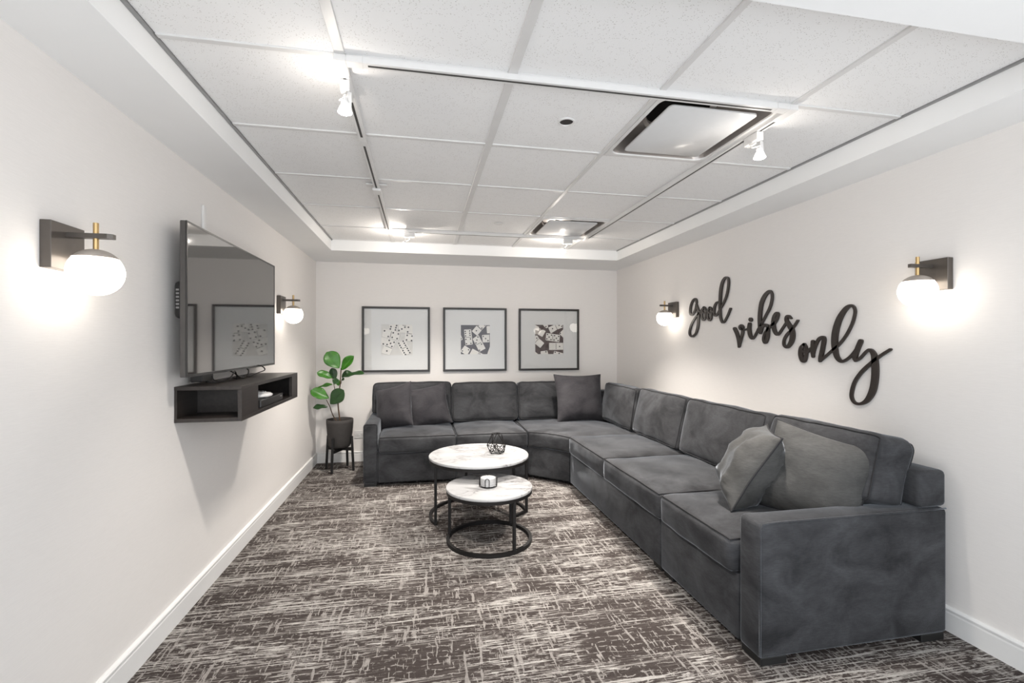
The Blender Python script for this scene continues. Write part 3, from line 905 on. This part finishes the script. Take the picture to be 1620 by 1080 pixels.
word('wall_word', 1150, 450, 9.818, [
  [(116, 685, 54), (150, 760, 54), (175, 850, 50), (184, 940, 42), (182, 966, 34)],
  [(182, 966, 34), (212, 860, 38), (238, 750, 42), (236, 692, 40)],
  [(236, 692, 36), (204, 688, 34), (193, 655, 32), (218, 631, 32), (243, 655, 34), (242, 692, 38), (282, 698, 30), (330, 682, 28)],
  [(348, 612, 52), (342, 680, 58), (352, 775, 54), (383, 832, 44), (420, 812, 36), (460, 742, 34), (495, 672, 34), (540, 602, 34)],
  [(362, 538, 56), (365, 552, 56)],
  [(520, 640, 30), (600, 482, 36), (660, 362, 38), (692, 252, 38), (698, 162, 36), (676, 108, 38), (640, 112, 46), (585, 172, 56), (536, 280, 60), (512, 420, 58), (506, 560, 58), (510, 680, 52), (516, 752, 40)],
  [(522, 748, 36), (545, 668, 40), (590, 624, 38), (628, 650, 44), (634, 730, 52), (626, 820, 52), (604, 894, 42), (580, 896, 40), (564, 845, 38), (582, 772, 38), (622, 702, 40), (682, 640, 40), (732, 600, 42), (772, 540, 40), (794, 472, 38), (784, 442, 38), (756, 452, 46), (728, 512, 56), (716, 600, 60), (730, 700, 56), (758, 762, 48), (795, 770, 42), (840, 712, 36), (900, 622, 36), (930, 582, 40)],
  [(990, 522, 34), (962, 492, 38), (930, 500, 52), (922, 552, 56), (958, 622, 66), (1002, 700, 76), (1015, 790, 76), (994, 890, 70), (946, 962, 54), (904, 962, 42), (880, 920, 40), (888, 850, 38), (932, 772, 40), (992, 712, 38), (1050, 632, 36), (1096, 558, 32)]],
  'dark brown script word vibes mounted on the right wall')
word('wall_word', 1255, 470, 6.0, [
  [(100, 448, 30), (72, 482, 38), (66, 540, 42), (82, 594, 42), (104, 598, 38), (119, 545, 32), (117, 482, 32), (100, 448, 30)],
  [(88, 512, 24), (122, 525, 24), (155, 492, 24), (185, 476, 24)],
  [(182, 422, 36), (180, 500, 38), (184, 562, 28)],
  [(186, 560, 18), (206, 470, 24), (236, 402, 30), (274, 380, 30), (288, 402, 38), (274, 490, 40), (256, 570, 38), (250, 604, 28)],
  [(250, 606, 24), (310, 556, 24), (370, 502, 24), (430, 450, 25), (500, 360, 26), (556, 250, 26), (582, 150, 26), (574, 98, 26), (545, 80, 28), (496, 108, 40), (436, 200, 54), (398, 320, 60), (388, 440, 58), (405, 550, 46), (440, 602, 34), (480, 604, 28), (540, 562, 25), (590, 500, 26), (622, 440, 30)],
  [(636, 418, 44), (610, 480, 46), (582, 560, 48), (588, 594, 38)],
  [(588, 602, 26), (630, 580, 25), (690, 516, 25), (728, 502, 32), (762, 550, 52), (774, 660, 66), (770, 780, 66), (748, 890, 64), (700, 975, 48), (640, 1010, 28), (585, 1003, 26), (554, 960, 30), (552, 900, 32), (582, 800, 32), (650, 705, 34), (740, 622, 34), (830, 552, 28), (918, 496, 26)]],
  'dark brown script word only with a long looped tail, on the right wall')

# ------------------------------------------------------------------ sectional sofa
sofa = thing('sectional_sofa', 'large charcoal velvet L-shaped sectional sofa along the back and right walls', 'sofa', (1.5, 4.2, 0))

def cushion(name, W_, D_, T_, M4, parent=None, r=.05, rz=.028, crown=.03, bulge=.012, seed=0, n=22, mat='sofa', mapf=None, loops=(1,), wr=.006, pr=.0036):
    hx, hy, hz = W_ / 2, D_ / 2, T_ / 2
    rv = Vector((r, r, rz))
    off = Vector((seed * 3.7, seed * 1.3, seed * 2.1))
    def deform(p, lift=0.0):
        pin = Vector((max(-hx + r, min(hx - r, p.x)), max(-hy + r, min(hy - r, p.y)), max(-hz + rz, min(hz - rz, p.z))))
        d = Vector(((p.x - pin.x) / r, (p.y - pin.y) / r, (p.z - pin.z) / rz))
        if d.length > 1e-6: d.normalize()
        q = pin + Vector((d.x * rv.x, d.y * rv.y, d.z * rv.z))
        u, v, w = q.x / hx, q.y / hy, q.z / hz
        cu = max(0, 1 - abs(u) ** 2.4); cv = max(0, 1 - abs(v) ** 2.4); cw = max(0, 1 - w * w)
        if w > 0: q.z += crown * cu * cv * min(1, w)
        else: q.z += .3 * crown * cu * cv * max(-1, w)
        q.x += bulge * u * cv * cw; q.y += bulge * v * cu * cw
        s = noise.noise(q * 6.0 + off) * wr + noise.noise(q * 17.0 + off) * wr * .35
        q += d * (s + lift)
        if mapf: q = mapf(q)
        return M4 @ q
    bm = bmesh.new()
    bmesh.ops.create_cube(bm, size=2.0)
    bmesh.ops.subdivide_edges(bm, edges=bm.edges[:], cuts=n, use_grid_fill=True)
    def spread(c):  # denser towards the rounded edges
        return math.copysign(abs(c) ** 0.72, c) if c else 0
    for v in bm.verts:
        v.co = deform(Vector((spread(v.co.x) * hx, spread(v.co.y) * hy, spread(v.co.z) * hz)))
    o = obj(name, bm, mat, parent, True)
    for s in loops:
        path = []
        K = 40
        per = [(-1 + 2 * k / K, -1) for k in range(K)] + [(1, -1 + 2 * k / K) for k in range(K)] + [(1 - 2 * k / K, 1) for k in range(K)] + [(-1, 1 - 2 * k / K) for k in range(K)]
        for a, b in per:
            path.append(deform(Vector((a * hx, b * hy, s * hz)), pr * .6))
        bm = bmesh.new(); tube(bm, path, pr, 6, True)
        obj('piping', bm, 'pipe', o, True)
    return o

Tm = Matrix.Translation
Rz = lambda a: Matrix.Rotation(a, 4, 'Z')
Rx = lambda a: Matrix.Rotation(a, 4, 'X')
Ry = lambda a: Matrix.Rotation(a, 4, 'Y')

ZB0, ZB1 = .030, .312
def softbox(name, x0, x1, y0, y1, z0, z1, bevel=.014, parent=sofa, pipes=()):
    bm = B(x0, x1, y0, y1, z0, z1, bevel, 3)
    o = obj(name, bm, 'sofa', parent, 'auto')
    for pts, closed in pipes:
        bm = bmesh.new(); tube(bm, pts, .0038, 6, closed); obj('piping', bm, 'sofa', o, True)
    return o
# bases
softbox('base', -.384, .314, 4.335, 5.10, ZB0, ZB1)
softbox('base', .318, .990, 4.335, 5.10, ZB0, ZB1)
softbox('base', 1.312, 2.09, 2.412, 4.030, ZB0, ZB1)
softbox('base', 1.312, 2.09, 1.757, 2.408, ZB0, ZB1)
bm = prism(bmesh.new(), [(.994, 4.337), (1.314, 4.034), (2.09, 4.034), (2.09, 5.10), (.994, 5.10)], ZB0, ZB1)
bmesh.ops.bevel(bm, geom=bm.edges[:], offset=.012, segments=2, affect='EDGES')
obj('corner_base', bm, 'sofa', sofa, 'auto')
# arms with welted front edge
def rrect(axis, c, a0, a1, z0, z1, r=.014, n=4):
    pts = []
    for k, (ca, cz) in enumerate(((a1 - r, z1 - r), (a0 + r, z1 - r), (a0 + r, z0 + r), (a1 - r, z0 + r))):
        for q in range(n + 1):
            t = PI / 2 * (k + q / n)
            pts.append((ca + r * math.cos(t), cz + r * math.sin(t)))
    return [(p[0], c, p[1]) if axis == 'y' else (c, p[0], p[1]) for p in pts]
softbox('arm', -.507, -.386, 4.335, 5.25, ZB0, .560, .02, pipes=[(rrect('y', 4.340, -.505, -.388, ZB0, .558, .022), True)])
softbox('arm', 1.312, 2.238, 1.630, 1.756, ZB0, .572, .02,
        pipes=[([(1.318, 1.634, ZB0 + .01)] + [(1.318, 1.634, .545), (1.328, 1.634, .566), (1.36, 1.633, .569)] + [(1.4 + .083 * k, 1.633, .570) for k in range(11)], False)])
# low back frames
softbox('back_frame', -.384, 2.238, 5.105, 5.25, ZB0, .735, .02)
softbox('back_frame', 2.095, 2.240, 1.634, 5.10, .575, .735, .022)
softbox('back_frame_lower', 2.095, 2.238, 1.757, 5.10, ZB0, .572, .01)
# feet
for x, y, w, d in [(-.447, 4.395, .11, .11), (-.447, 5.19, .11, .11), (.93, 4.40, .09, .09), (1.38, 4.10, .09, .09), (1.375, 2.47, .10, .09), (1.375, 2.35, .10, .09),
                   (1.382, 1.693, .12, .115), (2.165, 1.693, .12, .115), (2.16, 2.41, .1, .1), (2.16, 5.18, .1, .1), (2.16, 4.0, .1, .1)]:
    obj('foot', B(x - w / 2, x + w / 2, y - d / 2, y + d / 2, 0, ZB0 + .004, .003, 1), 'foot', sofa)

# seat cushions. local x along the front, local y towards the back
def seat_L(x0, x1, seed):
    y0, y1 = 4.292, 5.0
    cushion('seat_cushion', x1 - x0, y1 - y0, .150, Tm(((x0 + x1) / 2, (y0 + y1) / 2, .374)), sofa, .035, .03, .030, .010, seed)
seat_L(-.378, .312, 1); seat_L(.318, .984, 2)
def seat_R(y0, y1, seed):
    x0, x1 = 1.276, 2.02
    cushion('seat_cushion', y1 - y0, x1 - x0, .155, Tm(((x0 + x1) / 2, (y0 + y1) / 2, .384)) @ Rz(-PI / 2), sofa, .035, .03, .030, .010, seed)
seat_R(1.764, 2.366, 3); seat_R(2.372, 3.168, 4); seat_R(3.174, 3.964, 5)
# corner seat: front edge runs diagonally, back follows the two walls
def wedge_map(q):
    u = (q.x / 1.0) + .5      # 0 at the left end, 1 at the right end
    v = (q.y / .7) + .5       # 0 front .. 1 back
    fa, fb = Vector((.988, 4.296)), Vector((1.292, 3.972))
    mid = Vector((1.165, 4.150))
    f = (1 - u) ** 2 * fa + 2 * u * (1 - u) * (2 * mid - .5 * fa - .5 * fb) + u * u * fb
    ba, bc, bb = Vector((.992, 5.02)), Vector((2.10, 5.10)), Vector((2.02, 3.974))
    b = (1 - u) ** 2 * ba + 2 * u * (1 - u) * bc + u * u * bb
    p = f.lerp(b, v)
    return Vector((p.x, p.y, q.z))
cushion('corner_seat_cushion', 1.0, .7, .152, Tm((0, 0, .376)), sofa, .035, .03, .026, .008, 6, 26, mapf=wedge_map)

# back cushions: local x along the sofa, local y up, local z out of the front face
def back_L(x0, x1, seed, top=.865, over=0.0, tilt=.20, yf=4.86):
    H = top - .445
    def mp(q):
        if over and q.y < 0:   # notch over the arm
            k = min(1, max(0, (-q.y / (H / 2) - .40) / .16)); k = k * k * (3 - 2 * k)
            if q.x < 0: q.x *= 1 - k * over / ((x1 - x0) / 2)
        return q
    cushion('back_cushion', x1 - x0, H, .19, Tm(((x0 + x1) / 2, yf + .095 + .035, .445 + H / 2)) @ Rx(PI / 2 - tilt), sofa, .045, .035, .035, .008, seed, loops=(1, -1), mapf=mp)
back_L(-.488, .306, 11, .872, .105); back_L(.314, 1.010, 12, .858); back_L(1.020, 1.72, 13, .858, 0, .16)
def back_R(y0, y1, seed, top=.865, over=0.0, tilt=.24, xf=1.875):
    H = top - .455
    def mp(q):
        if over and q.y < 0:
            k = min(1, max(0, (-q.y / (H / 2) - .36) / .16)); k = k * k * (3 - 2 * k)
            if q.x > 0: q.x *= 1 - k * over / ((y1 - y0) / 2)
        return q
    cushion('back_cushion', y1 - y0, H, .19, Tm((xf + .095 + .04, (y0 + y1) / 2, .455 + H / 2)) @ Rz(-PI / 2) @ Rx(PI / 2 - tilt), sofa, .045, .035, .038, .008, seed, loops=(1, -1), mapf=mp, wr=.009)
back_R(1.690, 2.352, 14, .872, .07); back_R(2.388, 3.205, 15, .862); back_R(3.222, 3.985, 16, .862); back_R(4.03, 4.78, 17, .852, 0, .16)

# ------------------------------------------------------------------ throw pillows
def pillow(name, S, T_, M4, label, mat, seed, piped=False, wrinkle=.005, H=None):
    H = H or S
    off = Vector((seed * 5.1, seed * 2.3, seed))
    n = 30
    def P(u, v, side):
        x = S / 2 * u * (1 - .075 * (1 - v * v) * u * u)
        y = H / 2 * v * (1 - .075 * (1 - u * u) * v * v)
        t = (max(0, 1 - u ** 4) * max(0, 1 - v ** 4)) ** .62
        z = T_ / 2 * t * (.55 + .45 * max(0, 1 - .5 * (u * u + v * v)))
        edge = max(abs(u), abs(v))
        e = max(0, (edge - .35) / .65) * (1 - edge) * 4
        along = v if abs(u) > abs(v) else u
        z += wrinkle * e * (noise.noise(Vector((along * 9 + off.x, side * 3 + off.y, edge * 1.2))) + .5 * noise.noise(Vector((along * 22, side * 5 + off.x, edge))))
        z += wrinkle * 1.2 * t * noise.noise(Vector((u * 2.2, v * 2.2, side * 4)) + off)
        # soft sag of the lower half
        if v < 0: z *= 1 + .12 * (-v)
        bend = .012 * noise.noise(Vector((u, v, 0)) + off) * 1.0
        return M4 @ Vector((x, y, side * z + bend))
    bm = bmesh.new()
    g = {}
    def co(i): 
        a = -1 + 2 * i / n
        return math.sin(a * PI / 2)
    for i in range(n + 1):
        for j in range(n + 1):
            for s in (1, -1):
                if i in (0, n) or j in (0, n):
                    if s == 1: g[i, j, 1] = g[i, j, -1] = bm.verts.new(P(co(i), co(j), 0))
                else: g[i, j, s] = bm.verts.new(P(co(i), co(j), s))
    for i in range(n):
        for j in range(n):
            for s in (1, -1):
                q = (g[i, j, s], g[i + 1, j, s], g[i + 1, j + 1, s], g[i, j + 1, s])
                bm.faces.new(q if s == 1 else q[::-1])
    base = M4 @ Vector((0, -H / 2, 0))
    t = thing(name, label, 'pillow', base, 'throw pillows on the sofa')
    c = obj('cover', bm, mat, t, True)
    path = [P(co(i), -1, 0) for i in range(n)] + [P(1, co(j), 0) for j in range(n)] + [P(co(n - i), 1, 0) for i in range(n)] + [P(-1, co(n - j), 0) for j in range(n)]
    bm = bmesh.new(); tube(bm, path, .0048 if piped else .0028, 6, True)
    obj('seam', bm, 'pipe' if piped else mat, c, True)  # piped pillows: darker welt colour paints in the shading along the seam
    return t
def pmat(loc, yaw, lean, roll=0.0):
    """pillow standing with its face towards -Y, turned by yaw about Z, leaning back by lean, rolled in its own plane"""
    return Tm(loc) @ Rz(yaw) @ Rx(PI / 2 - lean) @ Rz(roll)
pillow('throw_pillow', .43, .17, pmat((-.268, 4.735, .655), -.62, .28, .26), 'charcoal throw pillow leaning on the far left arm of the sofa', 'pillow_cool', 1)
pillow('throw_pillow', .41, .15, pmat((.068, 4.765, .650), -.06, .30, .19), 'charcoal throw pillow, second from the far left arm, beside the leaning one', 'pillow_cool', 2)
pillow('throw_pillow', .56, .17, pmat((1.64, 4.72, .705), .16, .22, -.02), 'large charcoal throw pillow standing in the corner of the sofa', 'pillow_cool', 3, H=.50)
pillow('throw_pillow', .42, .22, pmat((1.645, 2.11, .665), -2.10, .54, .0), 'light grey piped throw pillow seen edge-on, toppled against another near the right arm', 'pillow_light', 4, True, .018)
pillow('throw_pillow', .43, .17, pmat((1.800, 1.885, .655), -.88, .26, -.24), 'grey piped throw pillow resting between the edge-on pillow and the right arm', 'pillow_light', 5, True)

# ------------------------------------------------------------------ nesting coffee tables
def ring_pts(cx, cy, r, z, a0=0, a1=2 * PI, n=72):
    return [(cx + r * math.cos(a0 + (a1 - a0) * k / n), cy + r * math.sin(a0 + (a1 - a0) * k / n), z) for k in range(n + (0 if abs(a1 - a0 - 2 * PI) < 1e-6 else 1))]
def table_top(cx, cy, R, zt, parent):
    bm = bmesh.new(); lathe(bm, [(0, zt - .016), (R - .002, zt - .016), (R, zt - .013), (R, zt - .003), (R - .002, zt), (0, zt)], 96, (cx, cy, 0))
    obj('marble_top', bm, 'marble', parent, 'auto')
    bm = bmesh.new(); tube(bm, ring_pts(cx, cy, R - .012, zt - .0265), 0, closed=True, rect=(.020, .021))
    obj('top_ring', bm, 'black', parent, 'auto')
def leg(x, y, z1, parent, z0=.0):
    obj('leg', B(x - .010, x + .010, y - .010, y + .010, z0, z1, .002, 1), 'black', parent)
cx, cy, R, zt = .4245, 3.500, .372, .451
t = thing('coffee_table', 'larger round coffee table with white marble top and black frame', 'table', (cx, cy, 0), 'nesting coffee tables')
table_top(cx, cy, R, zt, t)
A = lambda x, y: math.atan2(y - cy, x - cx)
rb = R - .012
aR = math.radians(-5); aL = math.radians(-155)
bm = bmesh.new(); tube(bm, ring_pts(cx, cy, rb, .010, aR, 2 * PI + aL), 0, rect=(.020, .020)); obj('base_ring', bm, 'black', t, 'auto')
bm = bmesh.new()
pR = Vector((cx + rb * math.cos(aR), cy + rb * math.sin(aR), .010)); pI = Vector((.665, 3.375, .010))
tube(bm, [pR, pI], 0, rect=(.020, .020)); obj('base_bar', bm, 'black', t)
for a in (aR, aL, math.radians(100)): leg(cx + rb * math.cos(a), cy + rb * math.sin(a), zt - .037, t)
leg(pI.x, pI.y, zt - .037, t)
bx, by, BR, bz = .437, 3.040, .282, .352
t = thing('coffee_table', 'smaller round coffee table with white marble top nested in front of the larger', 'table', (bx, by, 0), 'nesting coffee tables')
table_top(bx, by, BR, bz, t)
rs = BR - .012
bm = bmesh.new(); tube(bm, ring_pts(bx, by, rs, .011), 0, closed=True, rect=(.020, .022)); obj('base_ring', bm, 'black', t, 'auto')
for a in (-64, 160, 48): leg(bx + rs * math.cos(math.radians(a)), by + rs * math.sin(math.radians(a)), bz - .037, t)

# wire ornament on the larger table
ox, oy, oz = .562, 3.520, .451
t = thing('wire_ornament', 'black geometric wire candle holder on the larger coffee table', 'ornament', (ox, oy, oz))
r0, r1, r2 = .058, .074, .036
lev = []
for r, z, ph in ((r0, .004, 0), (r1, .060, PI / 5), (r2, .145, 0)):
    lev.append([Vector((ox + r * math.cos(2 * PI * k / 5 + ph), oy + r * math.sin(2 * PI * k / 5 + ph), oz + z)) for k in range(5)])
bm = bmesh.new()
def wire(a, b): tube(bm, [a, b], .0029, 6)
for k in range(5):
    j = (k + 1) % 5
    wire(lev[0][k], lev[0][j]); wire(lev[1][k], lev[1][j]); wire(lev[2][k], lev[2][j])
    wire(lev[0][k], lev[1][k]); wire(lev[0][j], lev[1][k]); wire(lev[1][k], lev[2][k]); wire(lev[1][k], lev[2][j])
obj('outer_wire', bm, 'black', t)
bm = bmesh.new()
cpt = Vector((ox, oy, oz + .004))
for k in range(5):
    tube(bm, [lev[1][k], cpt], .0024, 6); tube(bm, [lev[0][k], cpt + Vector((0, 0, .06))], .0024, 6)
obj('inner_wire', bm, 'black', t)
bm = bmesh.new(); lathe(bm, [(0, .003), (.019, .003), (.021, .014), (.019, .016), (.017, .010), (0, .010)], 24, (ox, oy, oz)); obj('tealight_cup', bm, 'socket', t, True)

# coasters in a wire holder on the smaller table
kx, ky, kz = .428, 3.030, .352
hd = thing('coaster_holder', 'small black wire coaster holder on the smaller coffee table', 'holder', (kx, ky, kz))
bm = bmesh.new(); tube(bm, ring_pts(kx, ky, .056, kz + .003, n=40), .0024, 6, True); obj('base_wire', bm, 'black', hd, True)
for k in range(4):
    a = -PI / 2 - .25 + k * PI / 2
    d = Vector((math.cos(a), math.sin(a), 0)); s = Vector((-d.y, d.x, 0)) * .013
    c = Vector((kx, ky, kz + .003)) + d * .056
    up = Vector((0, 0, 1))
    pts = [c - s, c - s + up * .045] + [c - s * math.cos(q * PI / 6) + up * (.045 + .013 * math.sin(q * PI / 6)) for q in range(1, 6)] + [c + s + up * .045, c + s]
    bm = bmesh.new(); tube(bm, pts, .0024, 6); obj('upright', bm, 'black', hd, True)
for k in range(5):
    z = kz + .006 + k * .0102
    bm = bmesh.new(); lathe(bm, [(0, z), (.049, z), (.0505, z + .002), (.0505, z + .0078), (.049, z + .0098), (0, z + .0098)], 40, (kx, ky, 0))
    nm = ['bottom', 'second lowest', 'middle', 'second highest', 'top'][k]
    tag(obj('coaster', bm, 'marble', None, 'auto', origin=(kx, ky, z)), f'round white stone coaster, {nm} one of the stack in the wire holder', 'coaster', 'stacked stone coasters')

# ------------------------------------------------------------------ plant on its stand
px_, py_ = -.812, 4.990
st = thing('plant_stand', 'black four-legged wooden plant stand in the corner beside the sofa', 'stand', (px_, py_, 0))
for k in range(4):
    a = math.radians(-128 + 17 + 90 * k)
    bm = bmesh.new()
    x0, y0 = px_ + .150 * math.cos(a), py_ + .150 * math.sin(a)
    x1, y1 = px_ + .130 * math.cos(a), py_ + .130 * math.sin(a)
    tube(bm, [(x0, y0, 0), (x1, y1, .345)], 0, rect=(.022, .022)); obj('leg', bm, 'black', st)
for k in range(2):
    a = math.radians(-128 + 17 + 90 * k)
    bm = bmesh.new(); tube(bm, [(px_ + s * .13 * math.cos(a), py_ + s * .13 * math.sin(a), .205 + .012 * k) for s in (-1, 1)], 0, rect=(.02, .03)); obj('cross_bar', bm, 'black', st)
pt = thing('potted_plant', 'young fiddle-leaf fig in a matte dark grey pot on the black stand', 'plant', (px_, py_, .232))
prof = [(0, .234), (.088, .234), (.098, .240), (.106, .26), (.113, .30), (.121, .37), (.127, .44), (.130, .48), (.130, .515), (.124, .515), (.122, .48), (.119, .455)]
bm = bmesh.new(); lathe(bm, prof, 48, (px_, py_, 0)); obj('pot', bm, 'pot', pt, True)
bm = bmesh.new(); lathe(bm, [(.118, .46), (.06, .468), (0, .472)], 32, (px_, py_, 0)); obj('soil', bm, 'soil', pt, True)
def pz(zx, zy, dy=0.0): return on_y(480 + zx / 4.909, 540 + zy / 4.909, py_ + dy)
def stem(pts, r0, r1):
    q = catmull([tuple(p) for p in pts], 6); n = len(q)
    bm = bmesh.new(); tube(bm, q, [r0 + (r1 - r0) * i / (n - 1) for i in range(n)], 8); obj('stem', bm, 'stem', pt, True)
base_m = Vector((px_ + .005, py_, .465))
stem([base_m, pz(268, 470), pz(283, 350), pz(293, 205)], .0075, .005)
stem([Vector((px_ - .015, py_, .465)), pz(228, 570, -.01), pz(205, 505, -.02), pz(178, 452, -.03)], .0055, .0035)
stem([pz(270, 455), pz(250, 395, -.02), pz(238, 340, -.02), pz(224, 285, -.03)], .0045, .003)
stem([pz(290, 330), pz(298, 300, -.02), pz(305, 285, -.03)], .004, .003)
def leaf(b, tp, width, nrm, mat, fold=.25, droop=.12, wav=.006, seed=0):
    b, tp = Vector(b), Vector(tp)
    ax = tp - b; Ln = ax.length; ax.normalize()
    nrm = Vector(nrm); nrm = (nrm - ax * nrm.dot(ax)).normalized()
    sd = ax.cross(nrm).normalized()
    bm = bmesh.new(); n, m = 14, 8
    grid = []
    for i in range(n + 1):
        t = i / n
        w = width / 2 * (math.sin(PI * min(1, t) ** 1.15) ** .62 if 0 < t < 1 else 0) * (.72 + .38 * t)
        w = max(w, .0015)
        row = []
        for j in range(-m // 2, m // 2 + 1):
            s = j / (m / 2)
            h = fold * abs(s) * w + wav * math.sin(t * 11 + seed + s) * abs(s) - droop * Ln * (t * t) + droop * Ln * t * .6
            row.append(bm.verts.new(b + ax * (Ln * t) + sd * (s * w) + nrm * h))
        grid.append(row)
    for i in range(n):
        for j in range(m): bm.faces.new((grid[i][j], grid[i][j + 1], grid[i + 1][j + 1], grid[i + 1][j]))
    o = obj('leaf', bm, mat, pt, True)
    md = o.modifiers.new('thickness', 'SOLIDIFY'); md.thickness = .0014
    bm = bmesh.new(); tube(bm, [b + ax * (Ln * t) + nrm * (-droop * Ln * t * t + droop * Ln * t * .6 + .0012) for t in (0, .15, .3, .45, .6, .75, .9)], .0016, 5)
    obj('midrib', bm, mat, o, True)
K = .0295 / 4.909 / .0295 * 1.0
mpp = 1 / 4.909 / 150.0   # metres per zoomed pixel at the plant
leaf(pz(278, 208, -.02), pz(180, 82, -.03), 128 * mpp, (.25, -1, .25), 'leaf_a', .12, .05, .004, 1)
leaf(pz(298, 222, -.01), pz(392, 112, -.06), 78 * mpp, (-.35, -1, .1), 'leaf_a', .7, .06, .004, 2)
leaf(pz(226, 285, -.03), pz(106, 240, -.06), 78 * mpp, (.1, -.7, .8), 'leaf_a', .3, .10, .005, 3)
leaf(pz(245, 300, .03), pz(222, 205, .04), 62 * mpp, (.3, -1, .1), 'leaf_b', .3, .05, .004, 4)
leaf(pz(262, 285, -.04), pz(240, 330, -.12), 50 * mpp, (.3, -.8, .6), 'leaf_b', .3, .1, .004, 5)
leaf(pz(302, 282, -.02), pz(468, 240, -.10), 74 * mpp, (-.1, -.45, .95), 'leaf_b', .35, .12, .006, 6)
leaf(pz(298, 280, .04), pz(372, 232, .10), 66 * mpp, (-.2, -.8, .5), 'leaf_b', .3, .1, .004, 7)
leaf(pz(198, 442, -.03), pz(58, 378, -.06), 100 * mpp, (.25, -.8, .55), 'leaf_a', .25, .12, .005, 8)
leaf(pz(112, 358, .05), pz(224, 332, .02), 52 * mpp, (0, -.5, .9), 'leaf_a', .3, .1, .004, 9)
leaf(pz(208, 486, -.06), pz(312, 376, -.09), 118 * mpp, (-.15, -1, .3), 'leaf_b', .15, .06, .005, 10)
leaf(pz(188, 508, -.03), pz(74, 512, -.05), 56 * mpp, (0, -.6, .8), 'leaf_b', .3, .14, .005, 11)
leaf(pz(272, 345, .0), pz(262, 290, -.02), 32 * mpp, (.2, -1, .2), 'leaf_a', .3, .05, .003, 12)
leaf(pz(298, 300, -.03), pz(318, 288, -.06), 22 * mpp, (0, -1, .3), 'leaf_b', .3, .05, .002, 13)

# ------------------------------------------------------------------ wall outlet
a, b = on_y(560.5, 681, YB), on_y(577, 692.3, YB)
t = thing('wall_outlet', 'white wall outlet plate between the plant stand and the sofa arm', 'outlet', ((a.x + b.x) / 2, YB, b.z))
obj('cover_plate', B(a.x, b.x, YB - .007, YB, b.z, a.z, .002, 2), 'white_plastic', t)
for k in (0.32, 0.72):
    xc = a.x + (b.x - a.x) * k; zc = (a.z + b.z) / 2
    f = obj('socket_face', B(xc - .016, xc + .016, YB - .009, YB - .0065, zc - .013, zc + .013, .004, 2), 'white_plastic', t)
    bm = bmesh.new()
    box(bm, xc - .007, xc - .004, YB - .0096, YB - .0088, zc - .002, zc + .006); box(bm, xc + .004, xc + .007, YB - .0096, YB - .0088, zc - .002, zc + .006)
    lathe(bm, [(0, -.0002), (.0025, -.0002), (.0025, .0008), (0, .0008)], 10, (xc, YB - .0092, zc - .007), 'Y')
    obj('socket_slots', bm, 'socket', f)
